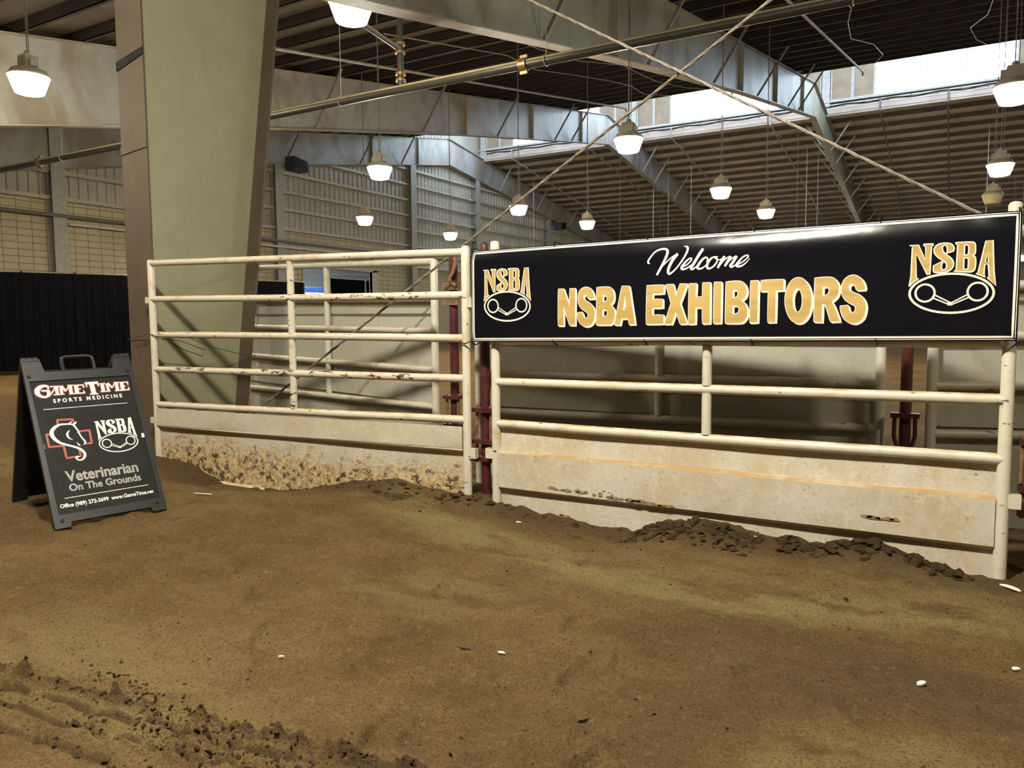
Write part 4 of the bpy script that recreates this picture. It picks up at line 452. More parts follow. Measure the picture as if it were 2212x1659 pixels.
# ------------------------------------------------------------------ rigid frames
def frame(X, label, ribs, braces, rbr, col, rmat, rpose):
    t = thing('steel_frame', label, 'steel frame', (X, 5, 0))
    # column: tapered web, outer and inner flanges
    c = MB(); c.prism([(4.86, 0), (5.9, 0), (6.62, 5.15), (6.85, 5.45), (6.85, ztop(6.85)), (4.86, ztop(4.86))], yzx, X-.008, X+.008)
    co = mk('column', c, col[0], t, smooth=False)
    f = MB(); f.box((X-.205, 4.84, 0), (X+.205, 4.86, ztop(4.86))); mk('outer_flange', f, col[1], co, smooth=False)
    f = MB()
    for (a, b), (a2, b2) in (((5.9, 0), (6.62, 5.15)), ((6.62, 5.15), (6.85, 5.45))):
        f.prism([(a, b), (a2, b2), (a2+.03, b2), (a+.03, b)], yzx, X-.195, X+.195)
    mk('inner_flange', f, col[2], co, smooth=False)
    f = MB(); f.box((X-.25, 4.8, -.05), (X+.25, 6.05, .03)); mk('base_plate', f, col[1], co, smooth=False)
    # rafter over the ridge and down to the far side
    ys = [6.85, 9, 14.2, 19, 29.3, YR, 86]
    for nm, lo, hi in (('rafter', 6.85, YR), ('rafter', YR, 86.)):
        yy = [y for y in ys if lo <= y <= hi]
        r = MB(); r.prism([(y, zbot(y)) for y in yy]+[(y, ztop(y)) for y in yy[::-1]], yzx, X-.008, X+.008)
        ro = mk(nm, r, rmat[0], t, smooth=False)
        f = MB()
        for a, b in zip(yy, yy[1:]): f.prism([(a, zbot(a)-.03), (b, zbot(b)-.03), (b, zbot(b)), (a, zbot(a))], yzx, X-.17, X+.17)
        mk('bottom_flange', f, rmat[1], ro, smooth=False)
        f = MB(); f.prism([(lo, ztop(lo)-.03), (hi, ztop(hi)-.03), (hi, ztop(hi)-.002), (lo, ztop(lo)-.002)], yzx, X-.17, X+.17); mk('top_flange', f, rmat[1], ro, smooth=False)
        for y in ribs:
            if lo <= y < hi:
                f = MB(); f.box((X-.16, y-.012, zbot(y)), (X+.16, y+.012, ztop(y)-.03)); mk('stiffener', f, rmat[1], ro, smooth=False)
    for y in braces:
        for sd in (1, -1):
            b = MB(); b.bar((X+sd*.1, y, zbot(y)+.03), (X+sd*1.2, y+.15, ztop(y+.15)+.02), .07, .07); mk('flange_brace', b, 'brace', t, smooth=False)
    for y in rbr:
        for sd in (1, -1):
            b = MB(); b.bar((X+sd*.1, y, zbot(y)+.05), (X+sd*1.25, y-.1, ztop(y-.1)+.02), .08, .08); mk('flange_brace', b, rpose, t, smooth=False)
    f = MB(); f.box((X-.18, 86, 0), (X+.18, 86.4, ztop(86))); mk('far_column', f, rmat[0], t, smooth=False)
frame(X1, 'nearest steel frame, its big olive tapered column standing behind the folding sign', [17.09, 29.04, 35.1, 41.57], [13.5, 19.24, 25.33, 31.51, 37.73, 40.39], [51.3, 53.8, 58.2, 61.9, 66.5, 71], ('web', 'flange', 'flange'), ('raf1', 'rflange'), 'conduit')
frame(X2, 'middle grey steel frame, its stained rafter crossing behind the near one', [29.15, 35.38, 41.34], [13.6, 19.79, 25.89, 31.83, 37.9, 39.98], [51.3, 53.8, 58.2, 62, 66.5, 71], ('raf', 'rflange', 'rflange'), ('raf', 'rflange'), 'conduit')
frame(X3, 'farthest grey steel frame, standing against the corrugated end wall', [36.86, 41.51], [23.6, 29.77, 35.75, 39.69], [52, 58, 64], ('raf', 'rflange', 'rflange'), ('raf', 'rflange'), 'conduit')

# ------------------------------------------------------------------ end wall and the other outer walls
XW = -31.62
OP = (31.15, 37.07, 4.5); SH = (41.35, 47.5, 5.0)
m = MB()
for a, b, z0, z1 in ((-14, OP[0], -.1, 6.33), (OP[0], OP[1], OP[2], 6.33), (OP[1], SH[0], -.1, 6.33), (SH[0], SH[1], SH[2], 6.33), (SH[1], 88, -.1, 6.33)): m.box((XW-.2, a, z0), (XW, b, z1))
endw = struct('wall_left', m, 'block')
m = MB(); p = .4; y = -13.9
while y < 87.6:
    prof = [(y, 0), (y+.25, 0), (y+.28, .055), (y+.37, .055), (y+p, 0)]
    for (a, da), (b, db) in zip(prof, prof[1:]):
        za, zb = (min(ztop(q)+.26, 16) for q in (a, b))
        m.add([(XW-.06+da, a, 6.33), (XW-.06+db, b, 6.33), (XW-.06+db, b, zb), (XW-.06+da, a, za)], [(0, 1, 2, 3)])
    y += p
struct('cladding', m, 'clad', endw)
for z in (6.42, 7.46, 8.4, 9.4, 10.4, 11.4, 12.4, 13.3):
    ya = max(-13, YR-(14.21-z-.3)/.1724); yb = min(87, YR+(14.21-z-.3)/.143)
    m = MB(); m.box((XW+.0, ya, z-.07), (XW+.17, yb, z-.055)); m.box((XW+.155, ya, z-.07), (XW+.17, yb, z+.1)); struct('girt', m, 'girt', endw)
for y in (6.3, 17.72, 29.35, 40.97, 48.85, 60.45, 72):
    z1 = ztop(y) if y < 20 else zbot(y)
    m = MB(); m.box((XW+.02, y-.28, 0), (XW+.045, y+.28, z1)); m.box((XW+.045, y-.01, 0), (XW+.36, y+.01, z1)); m.box((XW+.36, y-.28, 0), (XW+.385, y+.28, z1)); struct('wall_post', m, 'post', endw)
m = MB()
for a, b in ((OP[0], OP[0]+.12), (OP[1]-.0, OP[1]+.45)): m.box((XW-.25, a-.0, 0), (XW+.06, b, OP[2]+.1))
m.box((XW-.25, OP[0], OP[2]), (XW+.06, OP[1]+.45, OP[2]+.2)); d1 = struct('door_1', m, 'girt')
# roller shutter
d2 = thing('door_2', '', '', (XW, 44, 0)); del d2['label'], d2['category']; d2['kind'] = 'structure'
m = MB()
for k in range(40): z = .02+k*.124; m.prism([(z, 0), (z+.062, .03), (z+.122, 0), (z+.062, -.02)], lambda a, b, d: (XW-.08+b, d, a), SH[0], SH[1])
struct('shutter', m, 'shutter', d2)
m = MB(); m.box((XW-.1, SH[0]-.3, 0), (XW+.08, SH[0], SH[2]+.5)); m.box((XW-.1, SH[1], 0), (XW+.08, SH[1]+.3, SH[2]+.5)); m.box((XW-.1, SH[0], SH[2]), (XW+.3, SH[1], SH[2]+.5)); struct('door_frame', m, 'winframe', d2)
# other outer walls
m = MB(); m.box((XA, 88, -.1), (XB, 88.2, 9)); struct('wall_far', m, 'clad')
m = MB(); m.box((XA, -14.2, -.1), (XB, -14, 5)); struct('wall_near', m, 'dark_wall')
m = MB(); m.prism([(-14, -.1), (88, -.1), (88, 8), (45.2, 17.5), (-14, 4.2)], yzx, XB, XB+.2); struct('wall_east', m, 'dark_wall')
for xx in (XA-.02,):
    m = MB(); m.prism([(40.2, 13), (50.2, 13), (50.2, 16.75), (45.2, 17.5), (40.2, 16.75)], yzx, xx-.1, xx); struct('wall_gable', m, 'clad')

# hall beyond the opening
m = MB(); m.box((-52.2, 24, -.1), (-52, 62, 9))
for k in range(14): m.box((-52, 24, .4+k*.62), (-51.97, 62, .43+k*.62))
struct('wall_hall', m, 'white_room')
m = MB(); m.box((-52, 24, 9), (XW-.2, 62, 9.1)); struct('ceiling', m, 'white_room')
for y in (23.9, 62): 
    m = MB(); m.box((-52, y, -.1), (XW-.2, y+.1, 9)); struct('wall_hall_side', m, 'white_room')
# ------------------------------------------------------------------ lamps
LP = MB().lathe([(.165, -.135), (.21, -.12), (.24, -.04), (.272, .05), (.30, .135)], n=28)
HP = MB().lathe([(.308, .135), (.312, .16), (.285, .185), (.25, .235), (.19, .262), (.12, .275)], n=28)
BP = MB()
BP.box((-.11, -.1, .27), (.11, .1, .47)); BP.box((-.2, -.06, .275), (-.11, .06, .42)); BP.box((.11, -.06, .275), (.19, .06, .38)); BP.lathe([(.05, .47), (.05, .53), (.02, .55)], n=12)
for k in range(5): BP.box((-.12, -.1+k*.047, .3), (.12, -.09+k*.047, .45))
LM = {}
def lamp(x, y, lens, label, group='bowl lamps hanging from the roof', z=5.0, sc=1.):
    t = thing('hanging_lamp', label, 'lamp', (x, y, z), group)
    for nm, b, mt in (('lens', LP, lens), ('housing', HP, 'lampbody'), ('ballast', BP, 'ballast')):
        if (nm, mt) in LM:
            o = bpy.data.objects.new(nm, LM[nm, mt]); COL.objects.link(o); o.parent = t
        else:
            o = mk(nm, b, mt, t, local=True); LM[nm, mt] = o.data
        o.scale = (sc, sc, sc)
    s = MB().tube([(x, y, z+.5*sc), (x, y, ztop(y)+.262)], .012, 6); mk('stem', s, 'brace', t)
    s = MB().tube([(x+.05, y, z+.4), (x+.06, y, z+1.2), (x+.02, y, z+2.4), (x+.015, y, ztop(y)+.05)], .006, 5); mk('power_cord', s, 'brace', t)
lamp(-15.75, 8.47, 'lens_warm', 'lit warm bowl lamp in front of the beam, left of the big column', z=6.0, sc=1.2)
lamp(-8.12, 9.17, 'lens_warm', 'largest lit bowl lamp, at the top just right of the big column', z=6.06, sc=1.12)
lamp(-12.34, 14.83, 'lens_white', 'lit bowl lamp before the end wall, the higher one left of the second wall post')
lamp(-18.5, 21.35, 'lens_warm', 'small lit bowl lamp before the end wall, lower left of the higher one')
lamp(-6.04, 15.28, 'lens_white', 'lit greenish-white bowl lamp hanging in front of the middle rafter bend')
lamp(-5.99, 22.33, 'lens_amber', 'lit amber bowl lamp over the banner, left of the pair under the right roof slope')
lamp(-5.81, 27.5, 'lens_amber', 'lit amber bowl lamp hanging lowest over the middle of the banner')
lamp(-12.29, 26.9, 'lens_amber', 'small lit amber bowl lamp near the foot of the end wall roof slope')
lamp(-18.76, 27.1, 'lens_warm', 'smallest lit bowl lamp, just above the left gate against the wall')
lamp(-12.57, 22.1, 'lens_white', 'lit bowl lamp hanging behind the rising guy rope left of the banner')
lamp(.69, 15.25, 'lens_white', 'large lit bowl lamp at the right edge under the clerestory windows')
lamp(.81, 22.65, 'lens_amber', 'lit amber bowl lamp at the right edge, middle of the three hung in line')
lamp(.85, 28.1, 'lens_off', 'unlit dusty bowl lamp at the right edge just above the banner')
# out-of-view lamps added for their light, placed by shadows and the lamp grid
for x, y, z, ln, lb in ((-1.7, 1.15, 5.2, 'lens_aisle2', 'over the aisle in front of the banner'), (4.7, 1.15, 5.2, 'lens_aisle', 'over the aisle right of the banner gate'),
        (-7.9, 1.3, 5.2, 'lens_aisle', 'over the aisle above the folding sign'), (-14.2, 1.2, 5.2, 'lens_aisle', 'over the aisle left of the folding sign'), (-18.6, 14.9, 5.0, 'lens_warm', 'hidden behind the big column'), (-18.5, 6.8, 5, 'lens_warm', 'left of the black drape')):
    lamp(x, y, ln, 'unseen lit bowl lamp '+lb, 'added bowl lamps out of view', z, .65 if y < 2 else 1.)

for x, y in ((-21, 51.5), (-9, 51.5), (3, 51.5), (14, 30), (-21, 60), (-9, 60), (3, 60), (14, 15), (-9, 75)):  # unseen lamps added to brighten the right roof and hall
    lamp(x, y, 'lens_white', 'added unseen bowl lamp beyond the banner, brightening the roof', 'added bowl lamps out of view behind the banner', 4.7)

# ------------------------------------------------------------------ fire main, branch lines, conduits, cords
t = thing('sprinkler_main', 'thick olive sprinkler pipe crossing under the near rafter', 'pipe', (-10, 12, 5.84))
mk('pipe', MB().tube([(-31, 12, 5.84), (20, 12, 5.84)], .085, 16), 'mainpipe', t)
for x in (-6.7, 1.2, -14.5, -22): mk('coupling', MB().tube([(x-.07, 12, 5.84), (x+.07, 12, 5.84)], .115, 14).box((x-.07, 11.98, 5.68), (x+.07, 12.02, 6.0)), 'fitting', t)
for x in (-10.95, -6.26, -1.4, -15.2, -20.9):
    h = MB(); h.tube([(x+.0, 12+.1*math.cos(a), 5.84+.1*math.sin(a)) for a in np.linspace(-4.5, 1.3, 14)], .008, 6); h.tube([(x, 12, 5.94), (x, 12, ztop(12)+.05)], .007, 6); mk('hanger', h, 'conduit', t)
d = MB(); d.tube([(-9.42, 12, 5.84), (-9.42, 12, 6.62)], .065, 12); d.tube([(-9.42, 12, 6.62), (-9.42, 12, ztop(12)-.25)], .06, 12); mk('drop_pipe', d, 'mainpipe', t)
d = MB()
for z in (5.98, 6.1, 6.5, 6.66): d.tube([(-9.42, 12, z), (-9.42, 12, z+.05)], .1, 12)
mk('flange_joint', d, 'fitting', t)
d = MB().tube([(-9.42, 12, 6.58), (-9.42, 9.0, 6.95), (-9.42, 7.5, 7.1)], .05, 10); mk('cross_pipe', d, 'mainpipe', t)
for k, (x, lb) in enumerate(((-4.2, 'nearest grey branch pipe, running up the left roof to the right of the near rafter'), (-10.3, 'grey branch pipe under the left roof between the near and middle rafters, right one'), (-16.05, 'grey branch pipe under the left roof ending beside the middle rafter'), (-22.6, 'grey branch pipe under the left roof beyond the middle rafter'))):
    o = mk('branch_pipe', MB().tube([(x, 12, ztop(12)-.3), (x, 40.1, ztop(40.1)-.38), (x, 40.3, ztop(40.1)-.5)], .045, 8), 'conduit', None, (x, 12, ztop(12)-.3)); tag(o, lb, 'pipe', 'branch pipes under the left roof')
for k, (x, lb) in enumerate(((-.8, 'dark branch pipe down the right roof slope nearest the right edge'), (-4.2, 'dark branch pipe down the right roof slope just right of the near rafter'), (-10.3, 'dark branch pipe down the right roof slope left of the near rafter'), (-16.6, 'dark branch pipe down the right roof slope right of the middle rafter'), (-22.5, 'dark branch pipe down the right roof slope left of the middle rafter'), (-28.7, 'dark branch pipe down the right roof slope beside the end wall'))):
    b = MB().tube([(x, 49.5, ztop(49.5)+.45), (x, 49.5, ztop(49.5)-.25), (x, 80, ztop(80)-.3)], .05, 8)
    b.tube([(x, 51, ztop(51)-.25), (x+.25, 51.5, ztop(51)-.4)], .03, 6)
    o = mk('branch_pipe', b, 'brace' if x > -8 else 'conduit', None, (x, 49.5, 13.4)); tag(o, lb, 'pipe', 'branch pipes under the right roof')
def conduit(x, lb, mat='conduit', grp=None):
    pts = []
    for k in range(9):
        y = 17+k*2.9; pts.append((x+.35*math.sin(k*1.7+x), y, ztop(y)-.04-(.1 if k % 2 else .02)))
    o = mk('conduit', MB().tube(pts, .016, 6), mat, None, pts[0]); tag(o, lb, 'conduit', 'sagging conduits under the left roof')
conduit(-13.6, 'thin sagging conduit under the left roof in the middle bay'); conduit(-11.9, 'thin bent conduit under the left roof nearer the near rafter'); conduit(-3.4, 'pale bent conduit beside the nearest branch pipe'); conduit(.4, 'pale bent conduit under the left roof above the right windows')
for x, z1, lb in ((-9.01, 12.93, 'white cord hanging from the right roof just left of the near rafter'), (-19.75, 12.93, 'white cord hanging from the right roof just right of the middle rafter'), (-29.88, 12.93, 'white cord hanging near the end wall roof slope'), (1.33, 12.93, 'white cord hanging at the right edge beside the lamps'), (-8.3, 12.85, 'thin second cord beside the near rafter'), (-16.9, 12.93, 'white cord hanging midway between the middle and near rafters'), (-18.6, 12.85, 'thin second cord beside the middle rafter')):
    s = MB().tube([(x, 55, 4.2), (x, 55, z1)], .022 if 'thin' not in lb else .012, 6)
    s.tube([(x, 55, z1)]+[(x+.25*(1-math.cos(a)), 55, z1-.02+.14*math.sin(a)) for a in np.linspace(.2, 2.8, 6)], .012, 5)
    o = mk('white_rope', s, 'ropew', None, (x, 55, z1)); tag(o, lb, 'rope', 'white ropes hung from the right roof')
# cable tray below the clerestory
t = thing('cable_run', 'dark cable slung on brackets under the clerestory windows', 'cable', (-10, 49.6, 14.0))
pts = [(x, 49.7, 13.98-.05*math.cos(x*2.6)) for x in np.arange(-31, 16, .3)]
mk('cable', MB().tube(pts, .03, 6), 'panel', t)
for x in np.arange(-30.5, 15, 1.21): mk('bracket', MB().bar((x, 49.79, 14.1), (x+.1, 49.62, 13.9), .05, .05), 'brace', t, smooth=False)

# conduits, speakers on the end wall
o = mk('wall_pipe', MB().tube([(-31.15, -10, 5.72), (-31.15, 62, 5.74)], .07, 8), 'brace', None, (-31.15, 30, 5.72)); tag(o, 'dark pipe running along the top of the block wall', 'pipe')
o = mk('wall_pipe', MB().tube([(-31.15, 18, 5.42), (-31.15, 62, 5.46)], .06, 8), 'ropew', None, (-31.15, 30, 5.42)); tag(o, 'pale pipe running just below the dark one on the block wall', 'pipe')
def speaker(y, z, lb, flip):
    t = thing('speaker', lb, 'speaker', (-31.0, y, z), 'speakers on the wall posts')
    p = [(-.5, -.34), (.5, -.24), (.42, .3), (-.5, .34)]
    mk('cabinet', MB().prism(p, lambda a, b, d: (-30.55+d, y+a, z+b+a*(.12 if flip else -.12)), -.35, .35), 'spk', t, smooth=False)
    mk('grille', MB().prism([(q*.86, r*.82) for q, r in p], lambda a, b, d: (-30.55+d, y+a, z+b+a*(.12 if flip else -.12)), .35, .37), 'panel', t, smooth=False)
    mk('mount', MB().bar((-31.2, y-.2, z), (-30.85, y-.2, z), .1, .1), 'brace', t, smooth=False)
speaker(29.95, 9.7, 'dark speaker box on the wall post beside the big column', False); speaker(61.2, 9.75, 'small dark speaker box on the far wall post above the banner', True)

# ------------------------------------------------------------------ black pipe-and-drape lines
def drape(a, b, h, lb, grp, poles=(1,), z0=.12):
    a = Vector(a); b = Vector(b); dv = (b-a); L = dv.length; u = dv/L; n = Vector((u.y, -u.x, 0))
    t = thing('pipe_and_drape', lb, 'drape', a, grp)
    ph = random.random()*9
    def fn(s, v):
        q = s*L; am = .014+.03*(1-v); z = z0+(h-z0)*v
        w_ = am*(.55*math.sin(q*23+ph+2.1*math.sin(q*2.3)+1.3*v)+.5*math.sin(q*47+2*ph+2*math.sin(q*3.7))+.6*math.sin(q*7.1+ph)*math.sin(q*1.9))
        p = a+u*q+n*w_; return (p.x, p.y, z)
    mk('fabric', MB().sheet(int(L*42), 7, fn, back=tuple(n*-.012)), 'drape', t, ang=80)
    mk('crossbar', MB().tube([tuple(a+Vector((0, 0, h-.02))), tuple(b+Vector((0, 0, h-.02)))], .018, 8), 'chrome', t)
    for e in poles:
        p = (a+u*(L*e))+n*.07; mk('pole', MB().tube([(p.x, p.y, 0), (p.x, p.y, h+.03)], .028, 10).box((p.x-.2, p.y-.2, 0), (p.x+.2, p.y+.2, .015)), 'chrome', t)
drape((-23.6, 6.6, 0), (-22.3, 10.4, 0), 2.85, 'black drape panel at the left edge behind the folding sign', 'black drapes left of the arena')
drape((-22.3, 10.45, 0), (-21.05, 13.9, 0), 2.82, 'black drape panel with a bright pole beside the big column', 'black drapes left of the arena')
drape((-21.05, 14.0, 0), (-19.6, 19.4, 0), 2.8, 'black drape panel seen through the left gate right of the column', 'black drapes left of the arena', ())
drape((-36.1, 38.1, 0), (-36, 41.4, 0), 4.37, 'black drape inside the opening in the end wall, left of its pole', 'black drapes in the far hall')
drape((-36, 41.5, 0), (-36, 48, 0), 4.35, 'black drape inside the opening in the end wall, right of its pole', 'black drapes in the far hall', ())
o = mk('curb', MB().box((-30, 3, -.05), (-24.5, 24, .16)), 'concrete', None, (-27, 12, 0), smooth=False); tag(o, 'pale concrete kerb on the ground behind the black drapes', 'kerb')
# bleachers seen through the opening
t = thing('bleachers', 'pale stepped bleachers inside the opening in the end wall', 'bleachers', (-43, 40, 0))
for k in range(5):
    mk('step', MB().box((-43-.8*k-.8, 30, 0 if k else 0), (-43-.8*k, 48.6, 2.36+.5*k)), 'white_room', t, smooth=False)
for k in range(8):
    y = 44.9+k*.4; x = -45.88; z = 3.92
    b = MB(); b.box((x-.2, y-.19, z+.0), (x+.2, y+.19, z+.05)); b.prism([(-.17, .05), (.17, .05), (.19, .3), (.12, .42), (-.12, .42), (-.19, .3)], lambda a, c, d: (x-.22+d-c*.15, y+a, z+c), 0, .05); b.box((x-.05, y-.05, z-.04), (x+.05, y+.05, z))
    o = mk('stadium_seat', b, 'seat', None, (x, y, z)); tag(o, 'blue seat in the row on the bleachers', 'seat', 'blue seats on the bleachers')
o = mk('hall_rail', MB().bar((-40, 30, 4.75), (-40, 50, 5.2), .1, .12).box((-40.05, 30.2, 0), (-39.95, 30.3, 4.72)).box((-40.05, 49.6, 0), (-39.95, 49.7, 5.15)), 'ropew', None, (-40, 38, 4.8)); tag(o, 'white rail crossing inside the opening in the end wall', 'rail')
t = thing('added_strip_light', 'added unseen fluorescent strip light in the hall beyond the opening', 'lamp', (-41, 38, 7.6))  # unseen fixture added to brighten the room behind the end wall
mk('tube', MB().box((-41.3, 30, 7.6), (-40.9, 48, 7.66)), 'room_light', t, smooth=False); mk('housing', MB().box((-41.35, 30, 7.66), (-40.85, 48, 7.76)).box((-41.12, 32, 7.76), (-41.08, 32.05, 8.995)).box((-41.12, 46, 7.76), (-41.08, 46.05, 8.995)), 'winframe', t, smooth=False)
# ------------------------------------------------------------------ pipe gates
def gate(name, label, A, B, rails, mids, posts, sheet, mats, bottom=None, r=.031, tabs=(), grp='pipe gates'):
    """rails: (zA, zB); posts: (zbotA, ztopA, zbotB, ztopB); sheet: profile of (offset towards viewer, z_A, z_B)"""
    A = Vector((A[0], A[1], 0)); B = Vector((B[0], B[1], 0)); dv = B-A; L = dv.length; u = dv/L; n = Vector((u.y, -u.x, 0))
    t = thing(name, label, 'gate', (A+B)/2, grp)
    at = lambda s, z, d=0: tuple(A+dv*s+n*d+Vector((0, 0, z)))
    for s, zb, zt in ((0, posts[0], posts[1]), (1, posts[2], posts[3])):
        if zb is None: continue
        k = [at(s, zb), at(s, zt-.02), at(s, zt-.006), at(s, zt)]
        mk('post', MB().tube(k, [r*1.06, r*1.06, r*.85, r*.3], 16), mats[0], t)
    for i, (za, zb) in enumerate(rails):
        sag = .004*math.sin(i*2.1)
        mk('rail', MB().tube([at(k/12, za+(zb-za)*k/12-sag*math.sin(math.pi*k/12), .003*math.sin(k*1.3+i)) for k in range(13)], r, 14), mats[i % 2 if len(mats) > 3 else 0], t)
    for s in mids:
        for (a0, b0), (a1, b1) in zip(rails, rails[1:]):
            z0 = a0+(b0-a0)*s; z1 = a1+(b1-a1)*s
            mk('upright', MB().tube([at(s, z0-r*.8), at(s, z1+r*.8)], r*.98, 14), mats[1] if len(mats) > 3 else mats[0], t)
    w = r*1.0/L
    def fn(s, v):
        q = v*(len(sheet)-1); i = min(int(q+1e-6), len(sheet)-2); f = q-i
        o0, a0, b0 = sheet[i]; o1, a1, b1 = sheet[i+1]; ss = w+s*(1-2*w)
        za = a0+(a1-a0)*f; zb = b0+(b1-b0)*f
        return at(ss, za+(zb-za)*ss, o0+(o1-o0)*f+.004*math.sin(ss*9+v*5)*(i % 2))
    mk('sheet_panel', MB().sheet(40, (len(sheet)-1)*2, fn, back=tuple(n*-.004)), mats[2], t, ang=20)
    if bottom: mk('bottom_tube', MB().tube([at(0.01, bottom[0]), at(.99, bottom[1])], r, 12), mats[0], t)
    for s, z, sz in tabs:
        p = Vector(at(s, z)); e = u*(.055 if s else -.055)
        mk('bracket', MB().bar(tuple(p+e*.4), tuple(p+e*1.5), .045, sz), mats[0], t, smooth=False)
    return t
PM = ('pipe', 'pipe2', 'sheetmud', 1)
gate('pipe_gate', 'front left cream pipe gate with five open rails beside the big column', (-6.85, 4.74), (-3.15, 4.74), [(1.95, 1.865), (1.60, 1.55), (1.25, 1.23), (.91, .93), (.56, .62)], [.513],
     (-.1, 1.985, -.06, 1.915), [(.028, .525, .57), (.03, .36, .405), (.028, .345, .39), (-.012, .325, .365), (-.012, -.17, -.13)], PM, (-.15, -.17), tabs=((0, 1.59, .06), (0, .4, .06), (1, .37, .075), (1, 1.5, .08)))
gate('pipe_gate', 'front right cream pipe gate carrying the long black banner', (-2.895, 4.74), (.245, 4.74), [(1.832, 1.845), (1.56, 1.57), (1.215, 1.225), (.915, .925), (.61, .61)], [.495],
     (-.06, 1.935, -.08, 1.95), [(-.02, .585, .575), (-.012, .418, .414), (-.004, .412, .408), (.03, .398, .393), (.026, .145, .14), (-.012, .122, .112), (-.012, -.14, -.1)], ('pipe', 'pipe', 'sheet', 1), (-.115, -.115), tabs=((0, .385, .075), (1, .39, .075)))
fg = bpy.data.objects['pipe_gate.001']
def flakes():
    rnd = random.Random(11); m = MB()
    for x0, x1, za, zb, n in ((-2.44, -2.02, .185, .17, 9), (-2.0, -1.55, .165, .15, 12), (-1.5, -1.28, .135, .13, 6), (-.42, -.22, .235, .225, 5), (-2.38, -2.3, -.02, -.02, 3), (-1.5, -1.38, .02, .015, 4)):
        for k in range(n):
            x = x0+(x1-x0)*(k+rnd.random()*.6)/n; z = za+(zb-za)*k/n+rnd.uniform(-.006, .006); L = rnd.uniform(.012, .045); h = rnd.uniform(.006, .016)
            yy = 4.711 if z > .14 else (4.7505)
            p = [(x+L*math.cos(a)*rnd.uniform(.6, 1.1), z+h*math.sin(a)*rnd.uniform(.6, 1.1)) for a in np.linspace(0, 5.5, 8)]
            m.prism(p, lambda a, b, d: (a, d, b), yy-.0012, yy)
    mk('flaked_paint', m, 'flake', fg, smooth=False)['kind'] = 'stuff'
flakes()
def back_sheet(t0, t1): return [(-.035, t0, t1), (-.03, 1.47, 1.43), (-.055, 1.445, 1.405), (-.04, 1.3, 1.27), (-.04, .83, .79), (-.015, .82, .78), (-.015, .66, .63), (-.04, .645, .615), (-.04, .0, .0)]
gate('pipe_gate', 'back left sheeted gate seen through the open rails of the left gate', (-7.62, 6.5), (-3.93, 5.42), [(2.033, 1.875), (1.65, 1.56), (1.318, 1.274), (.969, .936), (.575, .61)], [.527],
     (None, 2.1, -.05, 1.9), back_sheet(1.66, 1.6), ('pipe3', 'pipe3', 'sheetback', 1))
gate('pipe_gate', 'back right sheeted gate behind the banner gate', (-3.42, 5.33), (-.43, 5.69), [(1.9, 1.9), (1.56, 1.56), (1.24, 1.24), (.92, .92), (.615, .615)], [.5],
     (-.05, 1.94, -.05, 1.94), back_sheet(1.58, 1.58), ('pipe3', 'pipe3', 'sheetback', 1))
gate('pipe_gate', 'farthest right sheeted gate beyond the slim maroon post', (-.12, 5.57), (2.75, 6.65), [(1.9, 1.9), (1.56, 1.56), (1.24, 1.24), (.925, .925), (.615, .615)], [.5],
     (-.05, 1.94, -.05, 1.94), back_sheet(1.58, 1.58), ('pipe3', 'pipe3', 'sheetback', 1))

# ------------------------------------------------------------------ maroon latch posts
def latch(t, x, y, zs, wd, pin=True):
    for z in zs: mk('latch_plate', MB().box((x-wd, y-.045, z-.016), (x+wd, y+.03, z+.016)), 'maroon', t, smooth=False)
    if pin:
        for sx in (-1, 1):
            mk('latch_pin', MB().tube([(x+sx*wd*.72, y-.01, zs[0]+.03), (x+sx*wd*.72, y-.01, zs[-1]-.03)], .011, 8), 'rust', t)
t = thing('latch_post', 'maroon post between the two front gates, at the left end of the banner', 'post', (-3.03, 4.86, 0), 'maroon latch posts')
mk('post', MB().tube([(-3.06, 4.86, -.1), (-3.06, 4.86, 1.9), (-3.06, 4.86, 1.93), (-3.06, 4.86, 1.945)], [.036, .036, .028, .01], 16), 'maroon', t); latch(t, -3.06, 4.84, (.69, .45, .32), .085)
t = thing('latch_post', 'maroon post with a rusty hook, behind the right end of the left gate', 'post', (-3.68, 5.5, 0), 'maroon latch posts')
mk('post', MB().tube([(-3.78, 5.5, -.1), (-3.78, 5.5, 1.95)], .04, 16), 'maroon', t)
mk('clamp', MB().box((-3.86, 5.44, 1.5), (-3.70, 5.47, 1.59)).box((-3.86, 5.44, 1.63), (-3.70, 5.48, 1.69)), 'rust', t, smooth=False)
mk('hook', MB().tube([(-3.74, 5.45, 1.95), (-3.71, 5.43, 1.86), (-3.73, 5.42, 1.78), (-3.77, 5.42, 1.72), (-3.70, 5.42, 1.66)], .016, 8), 'rust', t); latch(t, -3.78, 5.47, (.7, .45), .08)
t = thing('latch_post', 'slim maroon post with a forked latch between the two back right gates', 'post', (-.26, 5.66, 0), 'maroon latch posts')
mk('post', MB().tube([(-.27, 5.64, -.1), (-.27, 5.64, 1.93)], .036, 16), 'maroon', t); latch(t, -.27, 5.61, (.72, ), .085, False)
for sx in (-1, 1): mk('latch_pin', MB().tube([(-.27+sx*.06, 5.6, .72), (-.27+sx*.062, 5.6, .58), (-.27+sx*.04, 5.6, .5)], .013, 8), 'maroon', t)
t = thing('latch_post', 'maroon post with latch plates at the right edge, past the banner gate', 'post', (.43, 4.84, 0), 'maroon latch posts')
mk('post', MB().tube([(.43, 4.84, -.1), (.43, 4.84, 1.93)], .037, 16), 'maroon', t); latch(t, .39, 4.82, (.70, .45, .32), .075)
mk('latch_pin', MB().tube([(.325, 4.8, .70), (.325, 4.8, .48)], .012, 8), 'rust', t)

